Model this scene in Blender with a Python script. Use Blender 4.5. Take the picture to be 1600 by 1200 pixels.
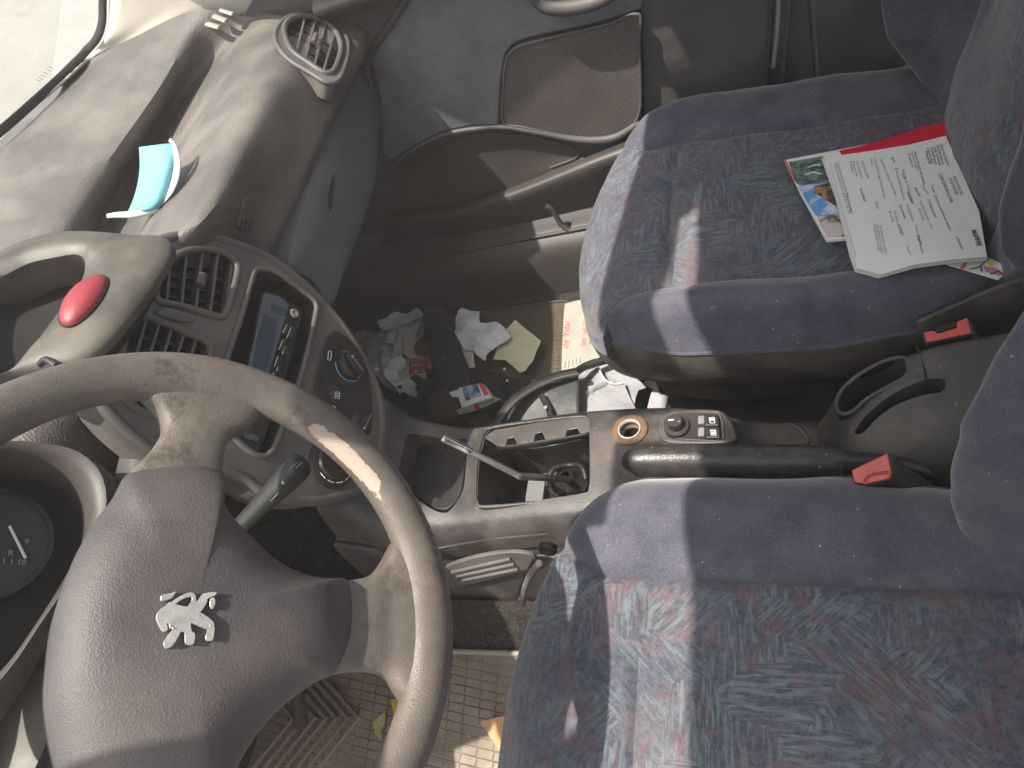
import bpy, bmesh, math, random
from mathutils import Vector, Matrix, noise
from mathutils.geometry import tessellate_polygon
random.seed(7)
S = bpy.context.scene
for o in list(bpy.data.objects): bpy.data.objects.remove(o)
C = S.collection
R = math.radians
# ------------------------------------------------------------------ camera
CAM = Vector((.314, -.492, 1.035)); FPX = 1159.5
FW = Vector((-.382, .573, -.725)).normalized()
RT = Vector((.919, .153, -.363)); RT = (RT - RT.dot(FW) * FW).normalized()
DN = FW.cross(RT)
cd = bpy.data.cameras.new('camera'); cam = bpy.data.objects.new('camera', cd); C.objects.link(cam)
m = Matrix((RT, -DN, -FW)).transposed().to_4x4(); m.translation = CAM
cam.matrix_world = m
cd.sensor_width = 36; cd.lens = FPX / 1600 * 36; cd.clip_start = .02; cd.clip_end = 500
S.camera = cam
# ------------------------------------------------------------------ world, sun
SUN_EL, SUN_AZ = 70, 42            # the light travels towards +X (rear) and +Y (passenger side)
sd = Vector((math.cos(R(SUN_AZ)) * math.cos(R(SUN_EL)), math.sin(R(SUN_AZ)) * math.cos(R(SUN_EL)), -math.sin(R(SUN_EL))))
W = bpy.data.worlds.new('World'); S.world = W; W.use_nodes = True
nt = W.node_tree; bg = nt.nodes['Background']
sky = nt.nodes.new('ShaderNodeTexSky'); sky.sky_type = 'NISHITA'; sky.sun_disc = False
sky.sun_elevation = R(SUN_EL); sky.sun_rotation = math.atan2(-sd.x, -sd.y)
sky.dust_density = 4; sky.air_density = .8; sky.ozone_density = 1
hs = nt.nodes.new('ShaderNodeHueSaturation'); hs.inputs['Saturation'].default_value = .25
nt.links.new(sky.outputs[0], hs.inputs['Color']); nt.links.new(hs.outputs[0], bg.inputs[0]); bg.inputs[1].default_value = .14
sl = bpy.data.lights.new('sun', 'SUN'); sun = bpy.data.objects.new('sun', sl); C.objects.link(sun)
sl.energy = 3.9; sl.angle = R(.7); sl.color = (1, .91, .82)
sun.rotation_euler = sd.to_track_quat('-Z', 'Y').to_euler(); sun.location = (0, 0, 3)
S.view_settings.view_transform = 'Standard'; S.view_settings.look = 'None'
S.view_settings.exposure = 1.36; S.view_settings.gamma = 1
S.view_settings.use_curve_mapping = False
# ------------------------------------------------------------------ geometry helpers
def ray(px, py): return FW * FPX + RT * (px - 800) + DN * (py - 600)
def U(px, py, ax, v):
    D = ray(px, py); i = 'xyz'.index(ax); return CAM + D * ((v - CAM[i]) / D[i])
def UP(px, py, P0, N, off=0.0):
    P0 = Vector(P0); N = Vector(N).normalized(); D = ray(px, py)
    return CAM + D * ((P0 + N * off - CAM).dot(N) / D.dot(N))
def UPs(pts, P0, N, off=0.0): return [UP(a, b, P0, N, off) for a, b in pts]
def Us(pts, ax, v): return [U(a, b, ax, v) for a, b in pts]
def cr(pts, n=8, closed=False):
    pts = [Vector(p) for p in pts]; N = len(pts); out = []
    for i in range(N if closed else N - 1):
        if closed: a, b, c, d = pts[i - 1], pts[i], pts[(i + 1) % N], pts[(i + 2) % N]
        else:
            b, c = pts[i], pts[i + 1]
            a = pts[i - 1] if i else 2 * b - c
            d = pts[i + 2] if i + 2 < N else 2 * c - b
        for k in range(n):
            t = k / n
            out.append(.5 * ((2 * b) + (c - a) * t + (2 * a - 5 * b + 4 * c - d) * t * t + (3 * b - a - 3 * c + d) * t ** 3))
    if not closed: out.append(pts[-1])
    return out
def lerp_at(line, y, ax=1):
    """point of a polyline (sorted along axis ax) where that coordinate is y"""
    L = sorted(line, key=lambda p: p[ax])
    if y <= L[0][ax]: a, b = L[0], L[1]
    elif y >= L[-1][ax]: a, b = L[-2], L[-1]
    else:
        for a, b in zip(L, L[1:]):
            if a[ax] <= y <= b[ax]: break
    t = (y - a[ax]) / ((b[ax] - a[ax]) or 1e-9)
    t = max(-.6, min(1.6, t))
    return a.lerp(b, t)
def wloc(o):
    v = Vector((0, 0, 0))
    while o: v += o.location; o = o.parent
    return v
def tag(o, label=None, cat=None, group=None, kind=None):
    if label: o['label'] = label
    if cat: o['category'] = cat
    if group: o['group'] = group
    if kind: o['kind'] = kind
    return o
def thing(name, loc, label, cat, group=None):
    o = bpy.data.objects.new(name, None); C.objects.link(o); o.location = loc
    o.empty_display_size = .05
    return tag(o, label, cat, group)
def mesh(name, vs, fs, mt, parent=None, smooth=True, sub=0, bevel=0, solid=0, soff=-1, seg=2, angle=35, mats=None, fm=None):
    off = wloc(parent) if parent else Vector((0, 0, 0))
    me = bpy.data.meshes.new(name); me.from_pydata([tuple(Vector(v) - off) for v in vs], [], fs)
    me.validate()
    bm = bmesh.new(); bm.from_mesh(me)
    if not fm: bmesh.ops.remove_doubles(bm, verts=bm.verts, dist=1e-6)
    bm.to_mesh(me); bm.free()
    o = bpy.data.objects.new(name, me); C.objects.link(o)
    if parent: o.parent = parent
    for q in (mats or [mt]): me.materials.append(q)
    if fm:
        for p, k in zip(me.polygons, fm): p.material_index = k
    if smooth:
        me.polygons.foreach_set('use_smooth', [True] * len(me.polygons))
    if solid: q = o.modifiers.new('s', 'SOLIDIFY'); q.thickness = solid; q.offset = soff; q.use_even_offset = False
    if bevel:
        q = o.modifiers.new('b', 'BEVEL'); q.width = bevel; q.segments = seg; q.limit_method = 'ANGLE'; q.angle_limit = R(angle)
    if sub: q = o.modifiers.new('u', 'SUBSURF'); q.levels = q.render_levels = sub
    if smooth and (bevel or not sub): me.set_sharp_from_angle(angle=R(50)) if hasattr(me, 'set_sharp_from_angle') else None
    return o
def grid(rows, closed_u=False, closed_v=False):
    n, k = len(rows), len(rows[0]); vs = [p for r in rows for p in r]; fs = []
    for i in range(n - (0 if closed_u else 1)):
        for j in range(k - (0 if closed_v else 1)):
            a, b = i * k + j, i * k + (j + 1) % k; c, d = ((i + 1) % n) * k + (j + 1) % k, ((i + 1) % n) * k + j
            fs.append((a, b, c, d))
    return vs, fs
def patch(name, rows, mt, parent=None, nu=6, nv=4, **kw):
    """spline surface through rows of control points"""
    rr = [cr(r, nv) for r in rows]
    cols = list(zip(*rr)); cols = [cr(c, nu) for c in cols]
    rows2 = list(zip(*cols))
    vs, fs = grid(rows2); return mesh(name, vs, fs, mt, parent, **kw)
def tube(name, pts, r, mt, parent=None, n=12, closed=False, flat=1.0, up=None, caps=True, sm=0, **kw):
    pts = [Vector(p) for p in pts]
    if sm:
        if not isinstance(r, (int, float)):
            rr = cr([Vector((q, 0, 0)) for q in r], sm, closed); r = [q.x for q in rr]
        pts = cr(pts, sm, closed)
    N = len(pts); rows = []
    prev = None
    for i, p in enumerate(pts):
        if closed: t = pts[(i + 1) % N] - pts[i - 1]
        else: t = pts[min(i + 1, N - 1)] - pts[max(i - 1, 0)]
        t.normalize()
        if up is not None: a = Vector(up) - Vector(up).dot(t) * t
        elif prev is None: a = t.orthogonal()
        else: a = prev - prev.dot(t) * t
        a.normalize(); prev = a; b = t.cross(a)
        q = r[i] if not isinstance(r, (int, float)) else r
        rows.append([p + (a * math.cos(2 * math.pi * k / n) * flat + b * math.sin(2 * math.pi * k / n)) * q for k in range(n)])
    vs, fs = grid(rows, closed_u=closed, closed_v=True)
    if caps and not closed:
        fs.append(tuple(range(n - 1, -1, -1))); fs.append(tuple((N - 1) * n + k for k in range(n)))
    return mesh(name, vs, fs, mt, parent, **kw)
def prism(name, outline, vec, mt, parent=None, bevel=0, smooth=True, holes=None, **kw):
    """solid from a planar outline, swept along vec (outline is the visible face)"""
    loops = [[Vector(p) for p in outline]] + [[Vector(p) for p in h] for h in (holes or [])]
    tri = tessellate_polygon(loops)
    flat = [p for l in loops for p in l]; n = len(flat); vec = Vector(vec)
    if holes:
        vs = flat + [p + vec for p in flat]
        fs = [tuple(t) for t in tri] + [tuple(n + i for i in reversed(t)) for t in tri]
    else:
        vs = flat + [p + vec for p in flat]
        fs = [tuple(range(n)), tuple(n + i for i in range(n - 1, -1, -1))]
    s = 0
    for l in loops:
        k = len(l)
        for i in range(k):
            a, b = s + i, s + (i + 1) % k; fs.append((b, a, a + n, b + n))
        s += k
    o = mesh(name, vs, fs, mt, parent, smooth=smooth, bevel=bevel, **kw)
    bm = bmesh.new(); bm.from_mesh(o.data); bmesh.ops.recalc_face_normals(bm, faces=bm.faces); bm.to_mesh(o.data); bm.free()
    o.data.set_sharp_from_angle(angle=R(40))
    return o
def box(name, c, size, mt, parent=None, bevel=.003, rot=None, **kw):
    sx, sy, sz = [q / 2 for q in size]; M_ = rot or Matrix.Identity(3)
    vs = [Vector(c) + M_ @ Vector((x * sx, y * sy, z * sz)) for x in (-1, 1) for y in (-1, 1) for z in (-1, 1)]
    fs = [(0, 1, 3, 2), (4, 6, 7, 5), (0, 4, 5, 1), (2, 3, 7, 6), (0, 2, 6, 4), (1, 5, 7, 3)]
    return mesh(name, vs, fs, mt, parent, bevel=bevel, **kw)
def frame_from(n, up=(0, 0, 1)):
    n = Vector(n).normalized(); u = Vector(up).cross(n)
    if u.length < 1e-4: u = Vector((1, 0, 0))
    u.normalize(); v = n.cross(u); return u, v, n
def disc(name, c, n, r, mt, parent=None, h=.002, k=32, prof=None, squash=1, udir=(0, 0, 1), **kw):
    """turned solid: prof = [(radius, height)...] along n"""
    u, v, n = frame_from(n, udir); prof = prof or [(r, 0), (r, h), (0, h)]
    rows = [[Vector(c) + n * z + (u * math.cos(2 * math.pi * i / k) + v * squash * math.sin(2 * math.pi * i / k)) * max(q, 1e-5) for i in range(k)] for q, z in prof]
    vs, fs = grid(rows, closed_v=True); return mesh(name, vs, fs, mt, parent, **kw)
def boolean(o, cutters):
    for c in cutters:
        q = o.modifiers.new('c', 'BOOLEAN'); q.operation = 'DIFFERENCE'; q.object = c; q.solver = 'EXACT'
    dg = bpy.context.evaluated_depsgraph_get(); dg.update()
    me = bpy.data.meshes.new_from_object(o.evaluated_get(dg)); o.modifiers.clear(); o.data = me
    for c in cutters: bpy.data.objects.remove(c)
    me.polygons.foreach_set('use_smooth', [True] * len(me.polygons)); me.set_sharp_from_angle(angle=R(32))
    return o
def star_dome(name, outline, centre, height, nrm, mt, parent=None, rings=10, prof=None, depth=.02, **kw):
    """domed cover over a star-shaped outline"""
    nrm = Vector(nrm).normalized(); c = Vector(centre); rows = []
    prof = prof or (lambda s: (1 - s ** 2.2) ** .55 if s < 1 else 0)
    rows.append([p - nrm * depth for p in outline])
    for k in range(rings + 1):
        s = 1 - (k / rings) ** 1.35
        rows.append([c + (p - c) * max(s, 1e-3) + nrm * height * prof(s) for p in outline])
    vs, fs = grid(rows, closed_v=True); return mesh(name, vs, fs, mt, parent, **kw)
def text(name, s, org, xdir, ydir, h, mt, parent=None, off=.0006, shear=0, width=None, thick=0):
    cu = bpy.data.curves.new(name, 'FONT'); cu.body = s; cu.size = 1; cu.shear = shear; cu.offset = thick
    cu.resolution_u = 3
    to = bpy.data.objects.new('t', cu); C.objects.link(to)
    dg = bpy.context.evaluated_depsgraph_get(); dg.update()
    me = bpy.data.meshes.new_from_object(to.evaluated_get(dg)); bpy.data.objects.remove(to)
    x = Vector(xdir).normalized(); y = Vector(ydir); y = (y - y.dot(x) * x).normalized(); z = x.cross(y)
    if not me.vertices: return None
    mw = max(v.co.x for v in me.vertices); sc = h / .7; sx = (width / mw) if width else sc
    o_ = wloc(parent) if parent else Vector((0, 0, 0))
    for v in me.vertices: v.co = Vector(org) + x * v.co.x * sx + y * v.co.y * sc + z * off - o_
    me.materials.clear(); me.materials.append(mt)
    o = bpy.data.objects.new(name, me); C.objects.link(o)
    if parent: o.parent = parent
    return o
def join(name, objs):
    objs = [o for o in objs if o]; base = objs[0]; bm = bmesh.new(); mats = []
    dg = bpy.context.evaluated_depsgraph_get(); dg.update()
    for o in objs:
        me = bpy.data.meshes.new_from_object(o.evaluated_get(dg)) if o.modifiers else o.data.copy()
        for i, q in enumerate(me.materials):
            if q not in mats: mats.append(q)
        for p in me.polygons: p.material_index = mats.index(me.materials[p.material_index])
        bm.from_mesh(me)
    me = bpy.data.meshes.new(name); bm.to_mesh(me); bm.free()
    for q in mats: me.materials.append(q)
    base.modifiers.clear(); base.data = me; base.name = name
    for o in objs[1:]: bpy.data.objects.remove(o)
    return base
# ------------------------------------------------------------------ materials
class NB:
    def __init__(s, name):
        s.m = bpy.data.materials.new(name); s.m.use_nodes = True; s.t = s.m.node_tree
        s.b = s.t.nodes['Principled BSDF']; s.tc = s.n('ShaderNodeTexCoord').outputs['Object']
    def n(s, ty, **kw):
        q = s.t.nodes.new(ty)
        for k, v in kw.items(): setattr(q, k, v)
        return q
    def put(s, sock, v):
        if hasattr(v, 'is_linked') or isinstance(v, bpy.types.NodeSocket): s.t.links.new(v, sock)
        else: sock.default_value = v
    def noise(s, scale, det=4, rough=.55, vec=None, dist=0):
        q = s.n('ShaderNodeTexNoise'); q.inputs['Scale'].default_value = scale; q.inputs['Detail'].default_value = det
        q.inputs['Roughness'].default_value = rough; q.inputs['Distortion'].default_value = dist; s.put(q.inputs['Vector'], vec or s.tc); return q.outputs['Fac']
    def ramp(s, f, a, b):
        q = s.n('ShaderNodeMapRange'); s.put(q.inputs[0], f); q.inputs[1].default_value = a; q.inputs[2].default_value = b
        return q.outputs[0]
    def math(s, op, a, b=0.0):
        q = s.n('ShaderNodeMath', operation=op); s.put(q.inputs[0], a); s.put(q.inputs[1], b); return q.outputs[0]
    def mix(s, f, a, b):
        q = s.n('ShaderNodeMix', data_type='RGBA'); s.put(q.inputs[0], f)
        for k, v in ((6, a), (7, b)):
            if isinstance(v, tuple) and len(v) == 3: v = (*v, 1)
            s.put(q.inputs[k], v)
        return q.outputs[2]
    def bump(s, h, st, dist=.001, prev=None):
        q = s.n('ShaderNodeBump'); s.put(q.inputs['Height'], h); q.inputs['Strength'].default_value = st; q.inputs['Distance'].default_value = dist
        if prev: s.t.links.new(prev, q.inputs['Normal'])
        return q.outputs[0]
    def map(s, scale=(1, 1, 1), rot=(0, 0, 0)):
        q = s.n('ShaderNodeMapping'); s.put(q.inputs[0], s.tc); q.inputs['Scale'].default_value = scale; q.inputs['Rotation'].default_value = rot; return q.outputs[0]
def plastic(name, c, dust=(.30, .27, .23), dv=.25, rough=.5, grain=900, gs=.25, ds=14, spec=.5, dpow=(.42, .7), scuff=0, coat=0):
    b = NB(name); q = b.b
    n1 = b.noise(ds, 6, .6); f = b.math('MULTIPLY', b.ramp(n1, *dpow), dv)
    speck = b.math('MULTIPLY', b.ramp(b.noise(420, 3, .7), .55, .75), dv * .8)
    f2 = b.math('ADD', f, b.math('MULTIPLY', speck, b.ramp(b.noise(22, 3), .4, .65)))
    if scuff:
        sc = b.ramp(b.noise(1, 5, .7, b.map((300, 40, 60), (.3, .2, .9))), .66, .72)
        f2 = b.math('MAXIMUM', f2, b.math('MULTIPLY', sc, scuff))
    col = b.mix(f2, c, dust)
    b.put(q.inputs['Base Color'], col)
    b.put(q.inputs['Roughness'], b.math('ADD', b.math('MULTIPLY', f2, .35), rough)); q.inputs['Specular IOR Level'].default_value = spec
    v = b.n('ShaderNodeTexVoronoi'); v.inputs['Scale'].default_value = grain; b.put(v.inputs['Vector'], b.tc)
    q.inputs['Coat Weight'].default_value = coat
    b.put(q.inputs['Normal'], b.bump(v.outputs['Distance'], gs, .0006, b.bump(b.noise(9, 3), .25, .004)))
    return b.m
def flat(name, c, rough=.6, metal=0, spec=.5, bs=0, bsc=60, var=.0, emit=None, trans=0):
    b = NB(name); q = b.b
    if var: b.put(q.inputs['Base Color'], b.mix(b.ramp(b.noise(bsc, 5), .35, .7), c, tuple(x * (1 - var) for x in c)))
    else: q.inputs['Base Color'].default_value = (*c, 1)
    q.inputs['Roughness'].default_value = rough; q.inputs['Metallic'].default_value = metal; q.inputs['Specular IOR Level'].default_value = spec
    if bs: b.put(q.inputs['Normal'], b.bump(b.noise(bsc, 5), bs, .004))
    q.inputs['Transmission Weight'].default_value = trans
    return b.m
M = {}
DU = (.30, .255, .222)
M['dash'] = plastic('dash_plastic', (.070, .064, .060), dust=DU, dv=.36, ds=7, rough=.52, gs=.8, grain=430)
M['dash_dark'] = plastic('lower_dash_plastic', (.045, .039, .037), dust=DU, dv=.10, ds=9)
M['fascia'] = plastic('fascia_plastic', (.072, .066, .063), dust=DU, dv=.32, ds=12, gs=.15)
M['hood'] = plastic('display_hood_plastic', (.044, .039, .034), dust=(.165, .14, .112), dv=.5, ds=9, rough=.42, gs=.15, dpow=(.4, .62))
M['glove'] = plastic('glovebox_plastic', (.078, .078, .090), dust=(.14, .135, .145), dv=.3, rough=.6, ds=8, gs=.2)
M['black'] = plastic('black_plastic', (.014, .012, .012), dust=DU, dv=.07, rough=.42, gs=.1)
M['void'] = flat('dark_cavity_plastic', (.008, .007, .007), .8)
M['console'] = plastic('console_plastic', (.036, .032, .031), dust=DU, dv=.24, ds=18, rough=.40, gs=.5, grain=700)
M['console2'] = plastic('rear_console_plastic', (.040, .036, .034), dust=(.20, .17, .14), dv=.36, ds=11, rough=.5, gs=.45, grain=700)
M['vinyl'] = plastic('seat_base_vinyl', (.055, .047, .041), dust=(.24, .20, .17), dv=.35, ds=20, rough=.5, gs=.5, grain=450)
M['door_p'] = plastic('door_plastic', (.064, .059, .058), dust=(.2, .175, .155), dv=.3, ds=8, rough=.5, gs=.4, grain=500)
M['door_dark'] = plastic('door_lower_plastic', (.050, .043, .040), dust=(.14, .12, .11), dv=.25, ds=9, rough=.45, scuff=.35)
M['cream'] = plastic('pillar_trim', (.42, .38, .33), dust=(.35, .30, .24), dv=.25, ds=6, rough=.6, gs=.1)
M['silver'] = flat('dull_steel', (.55, .52, .47), .36, 1, bs=.2, bsc=90)
M['chrome'] = flat('worn_chrome', (.62, .60, .56), .16, 1, bs=.1, bsc=120)
M['paper'] = flat('white_paper', (.62, .62, .60), .8, bs=.12, bsc=25)
M['paper_b'] = flat('bluish_paper', (.46, .48, .52), .8, bs=.1, bsc=30)
M['paper_g'] = flat('greyed_paper', (.50, .49, .47), .8, bs=.2, bsc=30)
M['ink'] = flat('grey_ink', (.22, .22, .23), .8)
M['inkd'] = flat('black_ink', (.05, .05, .055), .8)
M['inkr'] = flat('red_ink', (.50, .10, .09), .8)
M['red'] = flat('red_plastic_sleeve', (.55, .012, .035), .28, bs=.3, bsc=20)
M['hazard'] = flat('red_button_plastic', (.24, .022, .032), .50, bs=.05, bsc=60, var=.2)
M['buckle'] = flat('red_buckle_plastic', (.50, .07, .055), .45, bs=.1, bsc=80, var=.25)
M['yellow'] = flat('pale_yellow_paper', (.62, .58, .40), .8, bs=.1, bsc=30)
M['white'] = flat('white_marking', (.6, .6, .58), .6)
M['blueink'] = flat('blue_marking', (.10, .28, .42), .6)
M['redmark'] = flat('red_marking', (.42, .07, .05), .6)
M['grey_tag'] = flat('grey_plastic', (.16, .16, .155), .5)

def fabric(name, dark=False):
    b = NB(name); q = b.b
    # brush strokes whose direction changes from one patch to the next
    wob = b.noise(9, 3); vec = b.n('ShaderNodeVectorMath', operation='ADD'); b.put(vec.inputs[0], b.tc)
    wc = b.n('ShaderNodeTexNoise'); wc.inputs['Scale'].default_value = 14; b.put(wc.inputs['Vector'], b.tc)
    wm = b.n('ShaderNodeVectorMath', operation='SCALE'); b.put(wm.inputs[0], wc.outputs['Color']); wm.inputs['Scale'].default_value = .06
    b.put(vec.inputs[1], wm.outputs[0])
    v = b.n('ShaderNodeTexVoronoi'); v.inputs['Scale'].default_value = 19; b.put(v.inputs['Vector'], vec.outputs[0])
    ang = b.math('MULTIPLY', b.n('ShaderNodeSeparateColor').outputs[0], 1)
    sc = b.n('ShaderNodeSeparateColor'); b.put(sc.inputs[0], v.outputs['Color']); ang = b.math('MULTIPLY', b.math('ROUND', b.math('MULTIPLY', sc.outputs[0], 4)), .785)
    vr = b.n('ShaderNodeVectorRotate', rotation_type='Z_AXIS'); b.put(vr.inputs['Vector'], b.tc); b.put(vr.inputs['Angle'], ang)
    mp = b.n('ShaderNodeMapping'); b.put(mp.inputs[0], vr.outputs[0]); mp.inputs['Scale'].default_value = (38, 270, 38)
    st = b.noise(1, 5, .62, mp.outputs[0], .5)
    strokes = b.math('MULTIPLY', b.ramp(st, .47, .58), b.ramp(b.noise(11, 4, .6), .36, .55))
    mott = b.ramp(b.noise(130, 4, .7), .40, .62)
    base = b.mix(mott, (.038, .042, .060), (.075, .081, .098))
    red = b.math('MULTIPLY', b.ramp(b.noise(24, 7, .75, None, .8), .50, .57), b.ramp(b.noise(260, 4, .8), .40, .58))
    c = b.mix(b.math('MULTIPLY', strokes, .72), base, (.128, .158, .168))
    c = b.mix(b.math('MULTIPLY', red, .7), c, (.115, .046, .052))
    fuzz = b.ramp(b.noise(900, 2, .8), .45, .7)
    c = b.mix(b.math('MULTIPLY', fuzz, .28), c, (.22, .23, .25))
    dust = b.math('MULTIPLY', b.ramp(b.noise(6, 6, .65), .50, .75), .35)
    c = b.mix(dust, c, (.20, .18, .165))
    b.put(q.inputs['Base Color'], c); q.inputs['Roughness'].default_value = .95; q.inputs['Specular IOR Level'].default_value = .15
    q.inputs['Sheen Weight'].default_value = .35; q.inputs['Sheen Roughness'].default_value = .4
    b.put(q.inputs['Normal'], b.bump(b.noise(1400, 2, .8), .35, .0008, b.bump(b.noise(16, 4, .6), .35, .006)))
    return b.m
def velour(name, c1=(.050, .051, .070), c2=(.078, .078, .098)):
    b = NB(name); q = b.b
    c = b.mix(b.ramp(b.noise(30, 5, .6), .35, .65), c1, c2)
    c = b.mix(b.math('MULTIPLY', b.ramp(b.noise(700, 3, .8), .5, .72), .4), c, (.24, .24, .26))
    c = b.mix(b.math('MULTIPLY', b.ramp(b.noise(5, 6, .7), .52, .78), .4), c, (.17, .15, .135))
    vl = b.n('ShaderNodeTexVoronoi'); vl.inputs['Scale'].default_value = 95; b.put(vl.inputs['Vector'], b.tc)
    c = b.mix(b.math('MULTIPLY', b.math('LESS_THAN', vl.outputs['Distance'], .09), b.ramp(b.noise(30, 3), .5, .6)), c, (.34, .32, .30))
    b.put(q.inputs['Base Color'], c); q.inputs['Roughness'].default_value = .95; q.inputs['Specular IOR Level'].default_value = .12
    q.inputs['Sheen Weight'].default_value = .4; q.inputs['Sheen Roughness'].default_value = .4
    b.put(q.inputs['Normal'], b.bump(b.noise(1500, 2, .8), .3, .0008, b.bump(b.noise(12, 3), .25, .006)))
    return b.m
M['fabric'] = fabric('patterned_seat_fabric'); M['velour'] = velour('blue_grey_velour')
M['door_fab'] = velour('door_insert_fabric', (.115, .115, .13), (.155, .152, .162))
def carpet(name, c, d):
    b = NB(name); q = b.b
    b.put(q.inputs['Base Color'], b.mix(b.ramp(b.noise(260, 4, .8), .52, .72), b.mix(b.ramp(b.noise(25, 5), .4, .65), c, tuple(x * 1.8 for x in c)), d))
    q.inputs['Roughness'].default_value = 1; q.inputs['Specular IOR Level'].default_value = .1
    b.put(q.inputs['Normal'], b.bump(b.noise(500, 3, .8), .8, .003)); return b.m
M['carpet'] = carpet('dirty_carpet', (.022, .019, .017), (.16, .13, .10))
def matmat(name, c, d, sc):
    b = NB(name); q = b.b
    sp = b.n('ShaderNodeSeparateXYZ'); b.put(sp.inputs[0], b.map((1, 1, 1), (0, 0, .12)))
    sx_, sy_ = sc
    row = b.math('DIVIDE', sp.outputs[1], sy_); u = b.math('ADD', b.math('DIVIDE', sp.outputs[0], sx_), b.math('MULTIPLY', b.math('FLOOR', row), .12))
    def edge(f, w):
        a = b.math('ABSOLUTE', b.math('SUBTRACT', b.math('FRACT', f), .5)); return b.ramp(a, .5 - w, .5 - w * .4)
    line = b.math('MAXIMUM', edge(u, .05), edge(row, .10))
    line = b.math('MULTIPLY', line, b.ramp(b.noise(12, 5), .35, .6))
    inv = b.math('SUBTRACT', 1.0, line)
    class _B: outputs = [inv]
    bw = _B
    c3 = b.mix(b.ramp(b.noise(14, 6, .65), .35, .68), c, d)
    b.put(q.inputs['Base Color'], b.mix(bw.outputs[0], tuple(x * .6 for x in c), c3))
    q.inputs['Roughness'].default_value = .5
    b.put(q.inputs['Normal'], b.bump(bw.outputs[0], .6, .002, b.bump(b.noise(60, 4), .3, .002))); return b.m
M['mat'] = matmat('rubber_mat', (.15, .115, .085), (.29, .235, .175), (.026, .0125))
M['mat_p'] = matmat('brown_rubber_mat', (.070, .055, .035), (.10, .085, .06), (.016, .010))
def wheelmat():
    b = NB('worn_wheel_plastic'); q = b.b
    at = b.n('ShaderNodeAttribute'); at.attribute_name = 'wear'
    n = b.noise(45, 6, .7); c = b.mix(b.ramp(b.noise(8, 5, .6), .35, .7), (.080, .070, .061), (.145, .126, .108))
    dk = b.math('MULTIPLY', b.math('MULTIPLY', b.ramp(b.noise(55, 7, .8), .46, .60), b.ramp(b.noise(9, 4, .6), .48, .62)), .75); c = b.mix(dk, c, (.05, .04, .033))
    w = b.ramp(b.math('ADD', at.outputs['Fac'], b.math('MULTIPLY', b.math('SUBTRACT', n, .5), .9)), .50, .53)
    c = b.mix(w, c, (.33, .275, .225))
    b.put(q.inputs['Base Color'], c); b.put(q.inputs['Roughness'], b.ramp(b.noise(20, 4), .1, 1.1)); q.inputs['Specular IOR Level'].default_value = .35
    b.put(q.inputs['Normal'], b.bump(w, -.5, .0015, b.bump(b.noise(650, 3, .7), .45, .0012))); return b.m
M['wheel'] = wheelmat()
M['hub'] = plastic('airbag_cover_plastic', (.048, .043, .045), dust=(.20, .17, .15), dv=.34, ds=7, rough=.56, gs=.34, grain=760)
M['emblem'] = flat('emblem_silver', (.50, .49, .46), .35, .6, bs=.3, bsc=150, var=.3)
def glassmat(name, tint, gl, dirt, r=.02):
    b = NB(name); t = b.t; t.nodes.remove(b.b); o = t.nodes['Material Output']
    tr = b.n('ShaderNodeBsdfTransparent'); tr.inputs[0].default_value = (*tint, 1)
    g = b.n('ShaderNodeBsdfGlossy'); g.inputs['Roughness'].default_value = r; g.inputs[0].default_value = (1, 1, 1, 1)
    d = b.n('ShaderNodeBsdfDiffuse'); d.inputs[0].default_value = (.75, .72, .66, 1)
    m1 = b.n('ShaderNodeMixShader'); m1.inputs[0].default_value = gl; t.links.new(tr.outputs[0], m1.inputs[1]); t.links.new(g.outputs[0], m1.inputs[2])
    m2 = b.n('ShaderNodeMixShader'); b.put(m2.inputs[0], b.math('ADD', b.math('MULTIPLY', b.ramp(b.noise(6, 5), .35, .7), dirt * .5), dirt * .6))
    t.links.new(m1.outputs[0], m2.inputs[1]); t.links.new(d.outputs[0], m2.inputs[2]); t.links.new(m2.outputs[0], o.inputs[0]); return b.m
M['glass'] = glassmat('dusty_windscreen_glass', (.92, .95, .93), .05, .10)
M['film'] = glassmat('clear_plastic_film', (.8, .8, .8), .22, .25, .12)
M['mask'] = flat('blue_mask_cloth', (.16, .40, .45), .9, bs=.3, bsc=200)
M['maskw'] = flat('white_mask_cloth', (.46, .50, .50), .9, bs=.2, bsc=150)

# =================================================================== THE SETTING
ground = mesh('ground', [(-40, -40, -.32), (40, -40, -.32), (40, 40, -.32), (-40, 40, -.32)], [(0, 1, 2, 3)], flat('pale_concrete_ground', (.20, .196, .18), .95, bs=.1, bsc=3, var=.15), None)
tag(ground, kind='structure')
fl = patch('floor', [[(x, y, z + (.0 if abs(y) > .12 else .05)) for y in (-.75, -.5, -.3, -.15, 0, .15, .3, .5, .72)] for x, z in ((-.95, .28), (-.75, .18), (-.6, .03), (-.45, -.008), (-.2, -.012), (.1, -.012), (.5, -.012), (1.0, -.01))], M['carpet'], None, nu=3, nv=3)
tag(fl, kind='structure')

hm = bpy.data.materials.new('lens_veil'); hm.use_nodes = True; t_ = hm.node_tree; t_.nodes.remove(t_.nodes['Principled BSDF'])  # scattering air added to lift the blacks, imitating veiling lens glare
pv = t_.nodes.new('ShaderNodeVolumePrincipled'); pv.inputs['Color'].default_value = (.86, .80, .76, 1); pv.inputs['Density'].default_value = .036
t_.links.new(pv.outputs[0], t_.nodes['Material Output'].inputs['Volume'])
hz_ = box('haze', (0, 0, 0), (16, 16, 2.8), hm, None, bevel=0, smooth=False); tag(hz_, kind='stuff')
# =================================================================== CAR SHELL
shell = thing('car_body_shell', (0, 0, 1.2), 'pale painted car roof front edge and pillars around the cabin', 'car body')
pt = flat('white_car_paint', (.22, .21, .195), .4, var=.05)
hl = flat('headliner', (.5, .47, .42), .9)
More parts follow.
